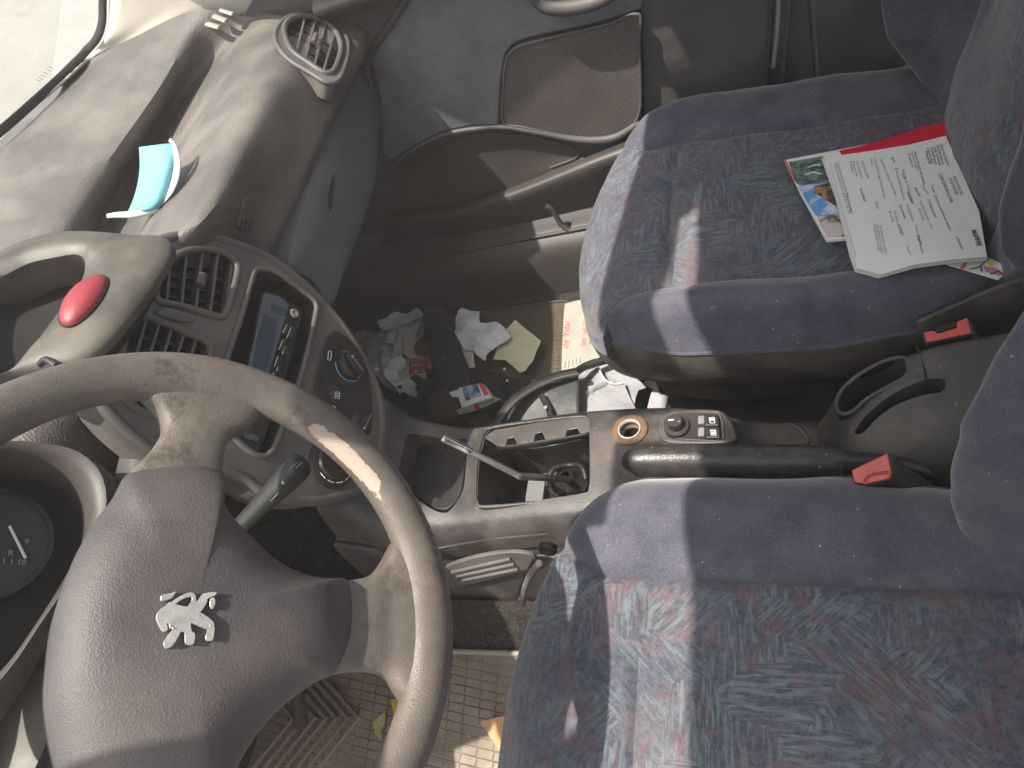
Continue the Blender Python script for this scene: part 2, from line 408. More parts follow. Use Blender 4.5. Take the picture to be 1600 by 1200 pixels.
# roof panel: its front edge is the windscreen header
roof = [(-.10 - .004 * abs(y * 10) * 0, y) for y in (-.56, .56)]
mesh('roof', [(-.05, -.66, 1.19), (-.05, .34, 1.19), (-.05, .50, 1.185), (-.08, .60, 1.18), (.40, .60, 1.22), (.52, .55, 1.23), (.62, .3, 1.23), (.62, -.50, 1.23), (.30, -.62, 1.22), (.1, -.66, 1.21)], [tuple(range(10))], hl, shell, smooth=False, solid=.03, soff=1)
# passenger pillars and roof rail
tube('windscreen_pillar', [U(240, -75, 'y', .73), U(235, -170, 'y', .73), (-.32, .65, 1.07), (-.14, .575, 1.17)], [.035, .035, .034, .03], M['cream'], shell, sm=4)
tube('windscreen_pillar', [(-.98, -.74, .66), (-.62, -.70, .90), (-.30, -.64, 1.08), (-.14, -.58, 1.17)], [.035, .035, .034, .03], M['cream'], shell, sm=4)
prism('windscreen_pillar', [V_ for V_ in (Vector((-.05, .50, 1.165)), Vector((-.39, .487, 1.04)), Vector((-.60, .60, .90)), Vector((-.72, .71, .82)), Vector((-.60, .82, .90)), Vector((-.3, .80, 1.06)), Vector((0, .75, 1.18)))], (0, 0, .02), hl, shell)  # unseen extra panel, edge set to cut the sun wedge on the door
VZ = 1.13  # unseen visors added, outlined to cast the dark band across the seats
for nm, pts in (('passenger', [(-.178, -.05), (-.176, .032), (-.135, .272), (-.087, .486), (-.03, .486), (-.045, .15), (-.065, .13), (-.081, .013), (-.093, -.092), (-.11, -.16), (-.178, -.16)]),
                ('driver', [(-.178, -.20), (-.176, -.34), (-.125, -.34), (-.115, -.20)])):
    prism('added_visor', [Vector((a, b_, VZ)) for a, b_ in pts], (0, 0, .012), hl, shell, bevel=.002)
# windscreen glass and its black border
wg = thing('windscreen', (-.6, 0, .9), 'dusty windscreen glass with black painted border above the dashboard', 'windscreen')
GP = Vector((-1.0, .45, .665)); GN = Vector((-.55, 0, .84)).normalized()
def gl(px, py, off=0): return UP(px, py, GP, GN, off)
rowsg = [[(-1.05, y, .64) for y in (-.72, -.4, 0, .4, .70)], [(-.62, y * .97, .935) for y in (-.72, -.4, 0, .4, .72)], [(-.15, y * .86, 1.175) for y in (-.72, -.4, 0, .4, .70)]]
def bulge(r): return [(x - .08 * (1 - (y / .7) ** 2), y, z) for x, y, z in r]
patch('glass_pane', [bulge(r) for r in rowsg], M['glass'], wg, nu=8, nv=6)
fb = [U(-60, 262, 'z', .675), U(0, 215, 'z', .675), U(70, 152, 'z', .675), U(118, 108, 'z', .678), U(140, 84, 'y', .70), U(158, 62, 'y', .712), U(166, 35, 'y', .722), U(167, 0, 'y', .728), U(170, -60, 'y', .73)]
fi = [U(-70, 246, 'z', .69), U(-8, 201, 'z', .69), U(62, 140, 'z', .69), U(108, 98, 'z', .69), U(130, 76, 'y', .705), U(147, 57, 'y', .717), U(155, 33, 'y', .727), U(156, 0, 'y', .733), U(160, -60, 'y', .735)]
patch('black_border', [fi, fb], M['void'], wg, nu=2, nv=6, solid=.003)
gst = [UP(52 + k * 3, 118 - k * 2.4, U(75, 110, 'z', .70), (-.3, 0, .95)) for k in range(6)]
for k, (a, b_) in enumerate(((56, 124), (60, 121), (64, 117), (68, 113), (72, 108), (76, 104))):
    tube('glass_etching', [U(a, b_, 'z', .70), U(a + 7, b_ + 3, 'z', .70)], .0007, M['hood'], wg, n=4)
pil = patch('pillar_trim', [[p + Vector((.004, 0, -.002)) for p in fb[2:]], [U(95, 135, 'z', .665), U(135, 105, 'y', .705), U(180, 78, 'y', .715), U(215, 45, 'y', .718), U(245, 15, 'y', .718), U(262, -15, 'y', .718), U(275, -70, 'y', .718)],
    [U(115, 122, 'y', .70), U(165, 92, 'y', .708), U(220, 62, 'y', .71), U(275, 32, 'y', .71), U(325, 5, 'y', .71), U(370, -20, 'y', .71), U(440, -80, 'y', .71)],
    [U(130, 150, 'y', .712), U(190, 125, 'y', .712), U(250, 95, 'y', .712), U(310, 65, 'y', .712), U(365, 35, 'y', .712), U(420, 10, 'y', .712), U(490, -50, 'y', .712)]], M['cream'], shell, nu=4, nv=4, solid=.004, soff=1)
# what is outside: the white bonnet seen through the glass
bon = thing('car_bonnet', (-1.3, 0, .6), 'pale painted car bonnet seen through the windscreen', 'bonnet')
patch('bonnet_panel', [[(x, y, z - .10 * (y / .75) ** 2) for y in (-.8, -.4, 0, .4, .8)] for x, z in ((-1.13, .64), (-1.4, .60), (-1.7, .50), (-1.9, .36))], pt, bon, nu=5, nv=4)

# =================================================================== DASHBOARD
dash = thing('dashboard', (-.45, .1, .5), 'dusty grey dashboard with air vents, glovebox and control stack', 'dashboard')
YS = [-.72, -.6, -.4, -.2, -.05, .03, .075, .10, .14, .18, .26, .34, .42, .50, .56, .61, .655, .69]
V3 = lambda *a: Vector(a)
L0 = [V3(-1.02, -.72, .66), V3(-1.06, -.3, .66), V3(-1.06, 0, .66), V3(-1.045, .25, .66), U(0, 218, 'z', .66), U(70, 153, 'z', .66), U(130, 100, 'z', .665), U(160, 82, 'y', .70)]
L0b = [V3(-.9, -.72, .655), V3(-.9, 0, .655), V3(-.90, .3, .655), V3(-.86, .5, .66), V3(-.80, .62, .665), U(215, 50, 'y', .703)]
L1a = [V3(-.72, -.72, .61), V3(-.72, 0, .605), U(112, 335, 'z', .612), U(168, 248, 'z', .615), U(228, 168, 'z', .625), U(285, 92, 'z', .640), U(305, 5, 'y', .702)]
L1 = [V3(-.66, -.72, .56), V3(-.66, 0, .535), U(165, 335, 'z', .545), U(212, 255, 'z', .55), U(262, 180, 'z', .56), U(318, 108, 'z', .595), U(375, 25, 'y', .69)]
L1c = [V3(-.58, -.72, .60), V3(-.58, 0, .56), U(225, 340, 'z', .56), U(256, 262, 'z', .565), U(292, 188, 'z', .58), U(330, 118, 'z', .61), U(395, 30, 'y', .685)]
L2 = [V3(-.54, -.72, .63), V3(-.53, .0, .62), U(254, 335, 'z', .625), U(287, 262, 'z', .63), U(318, 190, 'z', .635), U(345, 122, 'z', .64), U(405, 22, 'y', .675)]
L3 = [V3(-.47, -.72, .63), V3(-.46, -.10, .635), V3(-.42, .03, .648), U(322, 345, 'z', .655), U(372, 235, 'z', .655), U(410, 145, 'z', .66), U(452, 40, 'y', .62)]
L4 = [V3(-.45, -.72, .57), V3(-.43, -.10, .585), V3(-.375, .03, .62), U(405, 362, 'x', -.352), U(448, 275, 'x', -.342), U(490, 180, 'x', -.338), U(545, 60, 'y', .62)]
L5 = [V3(-.46, -.72, .50), V3(-.44, -.10, .50), V3(-.39, .03, .52), U(440, 385, 'x', -.352), U(468, 310, 'x', -.345), U(503, 215, 'x', -.34), U(566, 92, 'y', .62)]
L6 = [V3(-.50, -.72, .46), V3(-.50, .02, .46), V3(-.42, .08, .46), V3(-.39, .3, .48), V3(-.42, .62, .48)]
rows = []
for L, ym in ((L0, .71), (L0b, .705), (L1a, .70), (L1, .695), (L1c, .69), (L2, .68), (L3, .66), (L4, .655), (L5, .655), (L6, .655)):
    L = [Vector(p) for p in L]; row = [lerp_at(L, min(y, ym)) for y in YS]
    for _ in range(3):
        row = [row[0]] + [Vector((b_.x * .4 + (a.x + c.x) * .3, b_.y, b_.z * .4 + (a.z + c.z) * .3)) for a, b_, c in zip(row, row[1:], row[2:])] + [row[-1]]
    rows.append(row)
pad = patch('dash_pad', rows, M['dash'], dash, nu=6, nv=3)
from mathutils.bvhtree import BVHTree
_pb = BVHTree.FromPolygons([v.co + dash.location for v in pad.data.vertices], [tuple(p.vertices) for p in pad.data.polygons])
def on_pad(a, b_):
    h = _pb.ray_cast(CAM, ray(a, b_).normalized()); return h[0]
def fit_plane(pxs):
    P = [p for p in (on_pad(*q) for q in pxs) if p]; c = sum(P, Vector()) / len(P); n = Vector()
    for i in range(len(P)):
        n += (P[i] - c).cross(P[(i + 1) % len(P)] - c)
    n.normalize()
    if n.dot(CAM - c) < 0: n = -n
    return c, n
# end cap against the door
tube('door_seal_edge', [U(640, -8, 'y', .665), U(610, 40, 'y', .665), U(583, 78, 'y', .665), U(574, 110, 'y', .665), U(590, 180, 'y', .655), U(596, 250, 'y', .65)], .006, M['door_dark'], dash, sm=4)
# lower dash body (dark) under pad and behind glovebox
patch('lower_dash', [[(-.375, y, .50) for y in (-.7, -.3, 0, .3, .64)], [(-.46, y, .34) for y in (-.7, -.3, 0, .3, .64)], [(-.62, y, .26) for y in (-.7, -.3, 0, .3, .64)], [(-.85, y, .25) for y in (-.7, -.3, 0, .3, .64)]], M['dash_dark'], dash, nu=5, nv=3)
# glovebox lid
GBP, GBN = Vector((-.325, .3, .53)), Vector((.92, 0, -.30))
gb = [(450, 412), (462, 345), (488, 262), (520, 180), (545, 130), (563, 104), (578, 130), (590, 175), (592, 225), (584, 290), (566, 350), (548, 400), (532, 440), (518, 476), (490, 440), (465, 425)]
def gbpt(a, b_, off=0):
    return UP(a, b_, (-.345, .35, .48), (.90, .10, .10), off)
out = cr([gbpt(a, b_) for a, b_ in gb], 5, True)
cen = sum(out, Vector()) / len(out)
gn = Vector((.90, .10, .10)).normalized()
lid = star_dome('glovebox_lid', out, cen, .016, gn, M['glove'], dash, rings=10, prof=lambda s: (1 - s ** 5), depth=.05)
la = cr([gbpt(a, b_, .017) for a, b_ in [(527, 265), (537, 275), (541, 300), (538, 330), (528, 346), (518, 338), (513, 312), (516, 282)]], 4, True)
prism('latch', la, -gn * .01, M['glove'], lid, bevel=.002)
la2 = cr([gbpt(a, b_, .0175) for a, b_ in [(517, 283), (523, 272), (521, 300), (517, 330), (513, 312)]], 3, True)
prism('latch_recess', la2, -gn * .003, M['black'], lid)

# --- generic air vent: rounded frame, deep box, slats
def vent(px_outline, P0, N, slat_a, slat_b, nsl, mt, cross=5, knob=None, depth=.035, frame_w=.006, label=None, sd=1.0):
    N = Vector(N).normalized(); out = cr(UPs(px_outline, P0, N), 4, True)
    c = sum(out, Vector()) / len(out)
    fr = [p + (p - c).normalized() * frame_w for p in out]
    root = tube('air_vent', out, frame_w * .8, mt, dash, n=8, closed=True)
    if label: root['label'] = label
    rows = [[p + N * .001 for p in out], [p - N * depth for p in out], [c - N * depth + (p - c) * .01 for p in out]]
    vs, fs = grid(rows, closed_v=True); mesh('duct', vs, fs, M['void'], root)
    # slats run along a->b , spread between first and last
    (a0, a1), (b0, b1) = slat_a, slat_b
    for i in range(nsl):
        t = i / (nsl - 1)
        p = UP(a0[0] + (b0[0] - a0[0]) * t, a0[1] + (b0[1] - a0[1]) * t, P0, N); q = UP(a1[0] + (b1[0] - a1[0]) * t, a1[1] + (b1[1] - a1[1]) * t, P0, N)
        # clip to outline
        d = q - p; ts = []
        side = N.cross(d).normalized()
        k = len(out)
        for j in range(k):
            e, f = out[j], out[(j + 1) % k]; se, sf = (e - p).dot(side), (f - p).dot(side)
            if se * sf < 0:
                x = e.lerp(f, se / (se - sf)); ts.append((x - p).dot(d) / d.dot(d))
        if len(ts) < 2: continue
        p, q = p + d * min(ts), p + d * max(ts)
        w = .0018; s_ = side * w
        vs = [p - s_, p + s_, q + s_, q - s_]; vs = [v - N * .0015 for v in vs] + [v - N * .016 * sd for v in vs]
        mesh('slat', vs, [(0, 1, 2, 3), (7, 6, 5, 4), (0, 4, 5, 1), (2, 6, 7, 3), (1, 5, 6, 2), (0, 3, 7, 4)], mt, root, bevel=.0008)
        if i < nsl - 1:
            pass
    # cross vanes, deeper
    for i in range(cross):
        t = (i + .5) / cross
        e = UP(a0[0] + (a1[0] - a0[0]) * t, a0[1] + (a1[1] - a0[1]) * t, P0, N); f = UP(b0[0] + (b1[0] - b0[0]) * t, b0[1] + (b1[1] - b0[1]) * t, P0, N)
        d = (f - e); s_ = N.cross(d).normalized() * .0012
        ts = []; side = N.cross(d).normalized()
        for j in range(len(out)):
            g, h = out[j], out[(j + 1) % len(out)]; se, sf = (g - e).dot(side), (h - e).dot(side)
            if se * sf < 0:
                x = g.lerp(h, se / (se - sf)); ts.append((x - e).dot(d) / d.dot(d))
        if len(ts) < 2: continue
        e, f = e + d * min(ts), e + d * max(ts)
        vs = [e - s_, e + s_, f + s_, f - s_]; vs = [v - N * (.014 if sd == 1 else .006) for v in vs] + [v - N * .026 * (sd if sd == 1 else .36) for v in vs]
        mesh('vane', vs, [(0, 1, 2, 3), (7, 6, 5, 4), (0, 4, 5, 1), (2, 6, 7, 3), (1, 5, 6, 2), (0, 3, 7, 4)], M['black'], root)
    if knob:
        k0, k1, kr = knob; tube('vent_lever', [UP(*k0, P0, N, .003), UP(*k1, P0, N, .003)], kr, mt, root, n=10, bevel=.0015)
    return root
# passenger side vent on the pod
SVP, SVN = fit_plane([(431, 62), (436, 38), (458, 22), (495, 18), (525, 30), (540, 60), (538, 90), (525, 118), (505, 122), (485, 112), (450, 90)])
SVP = SVP + SVN * .014
side_o = [(444, 50), (450, 33), (470, 25), (500, 30), (522, 45), (533, 70), (530, 92), (520, 112), (505, 113), (480, 97), (455, 78)]
surr = cr(UPs([(431, 62), (436, 38), (458, 22), (495, 18), (525, 30), (543, 60), (543, 90), (530, 122), (512, 127), (485, 112), (450, 90)], SVP, SVN), 4, True)
sc_ = sum(surr, Vector()) / len(surr)
so_h = cr(UPs(side_o, SVP, SVN), 4, True)
prism('vent_surround', surr, -SVN * .03, M['fascia'], dash, holes=[so_h])
tube('vent_surround_edge', [p - SVN * .002 for p in surr], .004, M['fascia'], dash, closed=True, n=8)
vent(side_o, SVP + SVN * .0005, SVN, ((462, 86), (478, 20)), ((520, 118), (538, 60)), 5, M['fascia'], cross=5, depth=.010, sd=.5, knob=((490, 66), (494, 54), .0045), label='oval air vent at the passenger end')
SLOT_M = plastic("slot_insert", (.30, .27, .23), dv=.2)
# defroster slots
for (a, b_) in (((345, 15), (365, 22)), ((334, 25), (354, 33)), ((323, 37), (343, 43))):
    tube('defroster_slot', [U(a[0], a[1], 'y', .672), U(b_[0], b_[1], 'y', .655)], .0055, SLOT_M, dash, flat=.5, up=(0, 0, 1), bevel=.003)
# airbag plaque
PQ, PN = fit_plane([(383, 312), (392, 306), (403, 308), (410, 318), (404, 345), (397, 361), (385, 362), (374, 354), (377, 335)])
pq = cr(UPs([(383, 312), (392, 306), (403, 308), (410, 318), (404, 345), (397, 361), (385, 362), (374, 354), (377, 335)], PQ, PN, .004), 4, True)
pl = prism('airbag_plaque', pq, -PN.normalized() * .01, M['dash'], dash, bevel=.0015)
for k in range(3):
    a = UP(379 + 6.5 * k, 343 + 1.2 * k, PQ, PN, .0046); b_ = UP(376.5 + 6.5 * k, 356 + 1.2 * k, PQ, PN, .0046)
    tube('sensor_slot', [a, b_], .0014, M['void'], pl, n=6)
aa, ab = UP(402, 313, PQ, PN), UP(389, 340, PQ, PN)
text('embossed_word', 'AIRBAG', UP(392, 338, PQ, PN, .004), aa - ab, UP(380, 330, PQ, PN) - UP(392, 336, PQ, PN), .0055, M['fascia'], pl, width=.030)

# --- central control stack
FP, FN = Vector((-.304, 0, .49)), Vector((.946, 0, .324)); FNn = FN.normalized()
fo = [(244, 378), (300, 366), (362, 378), (425, 404), (478, 444), (528, 498), (570, 560), (594, 620), (598, 665), (592, 715), (570, 755), (530, 775), (480, 782), (420, 770), (370, 740), (300, 735), (235, 700), (170, 640), (140, 580), (150, 520), (185, 450), (215, 400)]
fout = cr(UPs(fo, FP, FN), 6, True)
hole_r = [(402, 421), (430, 424), (466, 450), (493, 472), (492, 500), (478, 560), (462, 615), (440, 672), (424, 706), (404, 712), (372, 690), (340, 650), (352, 570), (378, 490), (392, 440)]
hr = cr(UPs(hole_r, FP, FN), 4, True)
v1 = [(259, 412), (285, 395), (319, 388), (349, 394), (370, 412), (369, 436), (360, 468), (349, 494), (330, 492), (285, 479), (248, 470), (243, 448)]
v2 = [(187, 534), (202, 504), (225, 494), (262, 506), (292, 519), (322, 534), (328, 552), (315, 590), (290, 640), (262, 652), (225, 645), (195, 622), (180, 580)]
h1 = cr(UPs(v1, FP, FN), 4, True); h2 = cr(UPs(v2, FP, FN), 4, True)
fas = prism('control_stack', fout, -FNn * .06, M['fascia'], dash, holes=[hr, h1, h2])
tube('stack_trim', [p - FNn * .004 for p in fout], .007, M['fascia'], fas, n=8, closed=True)
vent(v1, FP, FN, ((262, 478), (268, 400)), ((352, 498), (366, 402)), 5, M['fascia'], knob=((312, 446), (317, 428), .0055), label='upper centre air vent')
vent(v2, FP, FN, ((180, 600), (208, 500)), ((290, 650), (330, 530)), 7, M['fascia'], cross=4, label='lower centre air vent')
ov = cr(UPs([(243, 487), (255, 480), (275, 483), (297, 491), (306, 498), (296, 503), (270, 500), (250, 494)], FP, FN, .004), 4, True)
star_dome('vent_shutter_lever', ov, sum(ov, Vector()) / len(ov), .004, FNn, M['fascia'], fas, depth=.006)
# radio
rd = prism('car_radio', cr(UPs([(412, 456), (440, 462), (471, 484), (472, 500), (444, 600), (408, 703), (388, 706), (352, 690), (360, 650), (385, 580), (405, 480)], FP, FN, -.010), 3, True), -FNn * .05, M['black'], dash, bevel=.002)
rec = [hr, [p - FNn * .055 for p in hr]]
vs, fs = grid([[p for p in r] for r in rec], closed_v=True); mesh('radio_surround', vs, fs, M['black'], rd)
tube('radio_surround_edge', [UP(a, b_, FP, FN, .001) for a, b_ in hole_r], .004, M['fascia'], rd, n=8, closed=True, sm=4)
def RP(a, b_, o=-.0085): return UP(a, b_, FP, FN, o)
fac = flat('radio_face_silver', (.13, .15, .18), .25, .3)
lcd = flat('radio_display', (.055, .075, .095), .12)
prism('radio_faceplate', [RP(*q, -.007) for q in [(412, 457), (438, 463), (452, 476), (440, 520), (428, 560), (415, 596), (386, 582), (398, 530), (406, 490)]], -FNn * .004, fac, rd, bevel=.001)
prism('display', [RP(*q, -.0062) for q in [(413, 492), (433, 500), (428, 540), (416, 580), (395, 572), (402, 530)]], -FNn * .003, lcd, rd)
prism('display', [RP(*q, -.0062) for q in [(425, 474), (449, 484), (446, 494), (422, 485)]], -FNn * .003, lcd, rd)
disc('radio_knob', RP(459, 490, -.006), FNn, .006, M['silver'], rd, prof=[(.0065, -.004), (.0065, .002), (.0045, .003), (.003, .002), (.003, 0), (0, 0)])
for (a, b_) in (((452, 506), (446, 522)), ((446, 530), (440, 548)), ((438, 556), (433, 574)), ((431, 582), (427, 596)), ((459, 510), (452, 530)), ((449, 540), (445, 555)), ((440, 566), (436, 582))):
    tube('radio_button', [RP(*a, -.007), RP(*b_, -.007)], .0022, M['black'], rd, n=8)
    p, q = RP(a[0] - 4, a[1] + 1, -.006), RP(b_[0] - 4, b_[1] - 2, -.006)
    tube('button_marking', [p, q], .0006, M['white'], rd, n=5)
prism('radio_faceplate', [RP(*q, -.007) for q in [(383, 675), (405, 682), (402, 690), (380, 684)]], -FNn * .003, fac, rd)
# heater panel
hp = cr(UPs([(504, 548), (512, 525), (524, 517), (540, 524), (558, 543), (574, 575), (581, 610), (583, 645), (576, 680), (560, 700), (535, 702), (500, 668), (488, 620), (494, 580)], FP, FN, .003), 4, True)
heat = prism('heater_panel', hp, -FNn * .012, M['black'], dash, bevel=.0015)
def HP(a, b_, o=.0035): return UP(a, b_, FP, FN, o)
def arc_mark(name, cx, cy, r, a0, a1, mt, w=.0009, par=heat, o=.0038):
    c = HP(cx, cy, o); u = (HP(cx + 10, cy, o) - c).normalized(); w_ = FNn.cross(u)
    pts = [c + (u * math.cos(R(t)) + w_ * -math.sin(R(t)) * -1) * r for t in [a0 + (a1 - a0) * k / 14 for k in range(15)]]
    tube(name, pts, w, mt, par, n=6)
def knob(cx, cy, ang, par):
    c = HP(cx, cy, .003)
    k = disc('heater_knob', c, FNn, .017, M['black'], par, prof=[(.0175, 0), (.0172, .006), (.0155, .008), (0, .008)])
    u = (HP(cx + 10 * math.cos(ang), cy + 10 * math.sin(ang)) - HP(cx, cy)); u = (u - u.dot(FNn) * FNn).normalized(); v = FNn.cross(u)
    pts = cr([c + FNn * .010 + u * a * .017 + v * b_ * .0065 for a, b_ in [(1, 0), (.6, .8), (-.4, 1), (-1, .5), (-1, -.5), (-.4, -1), (.6, -.8)]], 4, True)
    g = prism('knob_grip', pts, -FNn * .008, M['black'], k, bevel=.002)
    g2 = prism('knob_grip', [p + FNn * .007 for p in pts], -FNn * .008, M['black'], k, bevel=.003)
    bpy.data.objects.remove(g)
    tube('pointer_line', [c + FNn * .0175 + u * -.012, c + FNn * .0175 + u * .015], .0008, M['grey_tag'], k, n=5)
    disc('pointer_dot', c + FNn * .0175 - u * .010, FNn, .0016, M['white'], k, h=.0006, k=10)
    return k
knob(545, 572, math.radians(52), heat); knob(561, 665, math.radians(-62), heat)
arc_mark('cold_scale', 545, 572, .0215, 165, 290, M['blueink']); arc_mark('hot_scale', 545, 572, .0215, -60, 110, M['redmark'])
for k in range(7):
    a0 = 150 + k * 19; arc_mark('fan_scale', 561, 665, .024, a0, a0 + 7, M['white'], w=.0006)
for (a, b_, w_, h_) in ((527, 617, 9, 14), (521, 637, 8, 9), (499, 622, 8, 12)):
    pts = cr([HP(a + w_ * math.cos(t), b_ + h_ * math.sin(t), .006) for t in [k * math.pi / 4 for k in range(8)]], 3, True)
    bt = prism('panel_button', pts, -FNn * .006, M['black'], heat, bevel=.0015)
s_ = [HP(a, b_, .0064) for a, b_ in ((524, 612), (531, 613), (530, 623), (523, 622))]
tube('button_symbol', s_, .0006, M['white'], heat, n=5, closed=True)
for a in (614.5, 617, 619.5): tube('button_symbol', [HP(525, a, .0064), HP(529, a + .5, .0064)], .0005, M['white'], heat, n=5)
tube('button_symbol', [HP(520, 634, .0064), HP(524, 636, .0064), HP(523, 641, .0064), HP(520, 640, .0064)], .0005, M['white'], heat, n=5)
tube('button_symbol', [HP(513, 549), HP(517, 548), HP(518, 556), HP(516, 563), HP(512, 562), HP(513, 555)], .0006, M['white'], heat, n=5, closed=True)
tube('air_flow_slot', [HP(505, 580, .003), HP(500, 605, .003)], .0022, M['void'], heat, n=6)
ld = UP(520, 722, FP, FN, .002)
lower_dial = disc('lower_dial', ld, FNn, .03, M['black'], dash, prof=[(.034, -.004), (.034, .003), (.030, .004), (.024, .004), (.022, .007), (0, .007)])
for k in range(5):
    a0 = 60 + k * 28; c = ld + FNn * .0045; u, v, _ = frame_from(FNn)
    tube('dial_marking', [c + (u * math.cos(R(t)) + v * math.sin(R(t))) * .0275 for t in [a0 - 90 + 180 + q * 4 for q in range(6)]], .0006, M['white'], lower_dial, n=5)

# --- broken display hood with hazard button
hood = thing('display_hood', (-.33, -.09, .70), 'broken grey display hood with empty opening and red oval button', 'dash hood')
HPn = Vector((.30, -.05, .95)).normalized(); HP0 = Vector((-.33, -.09, .705))
ho = [(-60, 420), (0, 373), (50, 350), (100, 341), (150, 343), (200, 348), (240, 349), (257, 362), (258, 385), (246, 418), (222, 455), (190, 495), (160, 530), (125, 556), (90, 568), (60, 572), (20, 582), (-40, 592), (-90, 560), (-90, 480)]
hi = [(-50, 450), (5, 422), (40, 405), (80, 396), (112, 391), (126, 398), (127, 418), (118, 440), (95, 470), (68, 505), (40, 545), (14, 580), (-20, 585), (-60, 560), (-75, 520), (-70, 480)]
n_ = 96
def resample(pts, n):
    pts = cr(pts, 10, True); L = [0]
    for i in range(len(pts)): L.append(L[-1] + (pts[(i + 1) % len(pts)] - pts[i]).length)
    out = []; j = 0
    for k in range(n):
        t = L[-1] * k / n
        while L[j + 1] < t: j += 1
        out.append(pts[j].lerp(pts[(j + 1) % len(pts)], (t - L[j]) / max(L[j + 1] - L[j], 1e-9)))
    return out
O2 = resample([Vector((a, b_, 0)) for a, b_ in ho], n_); I2 = resample([Vector((a, b_, 0)) for a, b_ in hi], n_)
# pair inner points with outer by angle
cI = Vector((60, 455, 0))
I2p = []
for p in O2:
    ang = math.atan2(p.y - 470, p.x - 40)
    best = min(I2, key=lambda q: abs(((math.atan2(q.y - 470, q.x - 40) - ang + math.pi) % (2 * math.pi)) - math.pi)); I2p.append(best)
hr_rows = []
for t, hgt in ((0, -.016), (0, -.010), (.03, -.006), (.12, -.002), (.35, .001), (.6, .001), (.85, -.001), (1.0, -.006), (1.0, -.016), (.97, -.05)):
    row = []
    for p, q in zip(O2, I2p):
        r_ = p.lerp(q, t); lift = -.012 * max(0, (420 - r_.y) / 80) if t < .4 else 0
        row.append(UP(r_.x, r_.y, HP0, HPn, .0) + HPn * (hgt + lift))
    hr_rows.append(row)
vs, fs = grid(hr_rows, closed_v=True); mesh('hood_shell', vs, fs, M['hood'], hood)
hz = cr(UPs([(94, 504), (94, 488), (103, 468), (120, 448), (143, 434), (160, 431), (168, 437), (166, 452), (155, 472), (138, 492), (118, 507), (103, 510)], HP0, HPn, .002), 4, True)
hb = star_dome('hazard_button', hz, sum(hz, Vector()) / len(hz), .010, HPn, M['hazard'], hood, depth=.008)
tube('button_gap', hz, .0012, M['void'], hood, n=6, closed=True)
# torn corner hook and screw hole
tube('broken_clip', [UP(62, 570, HP0, HPn, -.004), UP(72, 562, HP0, HPn, .0), UP(88, 572, HP0, HPn, .0)], .0035, M['black'], hood, sm=3)
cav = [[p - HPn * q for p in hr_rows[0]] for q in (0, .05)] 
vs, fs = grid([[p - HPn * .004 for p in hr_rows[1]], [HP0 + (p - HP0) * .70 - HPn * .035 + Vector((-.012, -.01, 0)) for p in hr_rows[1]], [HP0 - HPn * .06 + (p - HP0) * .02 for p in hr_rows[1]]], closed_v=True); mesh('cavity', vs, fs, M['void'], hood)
tube('metal_bracket', [UP(25, 425, HP0, HPn, -.03), UP(70, 412, HP0, HPn, -.03), UP(125, 404, HP0, HPn, -.03)], .003, M['silver'], hood, flat=.4)

# =================================================================== INSTRUMENT CLUSTER
clu = thing('instrument_cluster', (-.34, -.33, .6), 'instrument cluster with a dusty curved hood behind the steering wheel', 'gauge cluster')
CP, CN = Vector((-.30, -.28, .60)), Vector((.80, .0, .60)); CNn = CN.normalized()
def CU(pts, off=0): return [UP(a, b_, CP, CN, off) for a, b_ in pts]
ringp = [(-180, 760), (-100, 705), (0, 690), (70, 693), (125, 705), (160, 735), (172, 780), (160, 835), (130, 885), (95, 935), (60, 985), (20, 1045), (-40, 1110), (-120, 1150), (-220, 1100), (-250, 900)]
ip = [(-150, 790), (-90, 735), (0, 722), (45, 728), (85, 750), (105, 790), (103, 840), (80, 900), (48, 960), (10, 1010), (-50, 1060), (-120, 1090), (-190, 1050), (-210, 900)]
Oc = resample([Vector((a, b_, 0)) for a, b_ in ringp], 72); Ic = resample([Vector((a, b_, 0)) for a, b_ in ip], 72); Ic = [q.lerp(p, .5) for p, q in zip(Oc, Ic)]
rws = []
for t, h_ in ((-1.5, -.10), (-.9, -.05), (-.35, -.022), (-.08, -.016), (.0, -.004), (.2, .006), (.5, .004), (.8, -.004), (1., -.022), (1.0, -.075)):
    rws.append([UP(p.x + (q.x - p.x) * t, p.y + (q.y - p.y) * t, CP, CN, 0) + CNn * h_ for p, q in zip(Oc, Ic)])
vs, fs = grid(rws, closed_v=True); mesh('cluster_hood', vs, fs, M['dash_dark'], clu)  # dark plastic chosen to stand in for shade over the cluster ring
fcc = sum(rws[-1], Vector()) / 72
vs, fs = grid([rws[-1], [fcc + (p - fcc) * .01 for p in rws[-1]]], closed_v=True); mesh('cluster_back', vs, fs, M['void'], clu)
gc = UP(-20, 850, CP, CN, -.055)
gau = disc('gauge', gc, CNn, .05, flat('gauge_face', (.012, .012, .013), .5), clu, prof=[(.052, -.01), (.052, .003), (.048, .004), (.047, 0), (0, 0)])
a, b_ = UP(15, 822, CP, CN, -.052), UP(40, 872, CP, CN, -.052)
tube('needle', [a, b_], .0013, M['white'], gau, n=6)
ux = (UP(30, 850, CP, CN, -.054) - UP(0, 850, CP, CN, -.054)).normalized()
for k, (tx, ty, w) in enumerate(((2, 880, '1'), (14, 882, '1'), (26, 882, '10'), (38, 850, '9'), (12, 868, 'R'))):
    text('gauge_number', w, UP(tx, ty, CP, CN, -.054), ux, -DN, .005, M['ink'], gau, off=.0008)
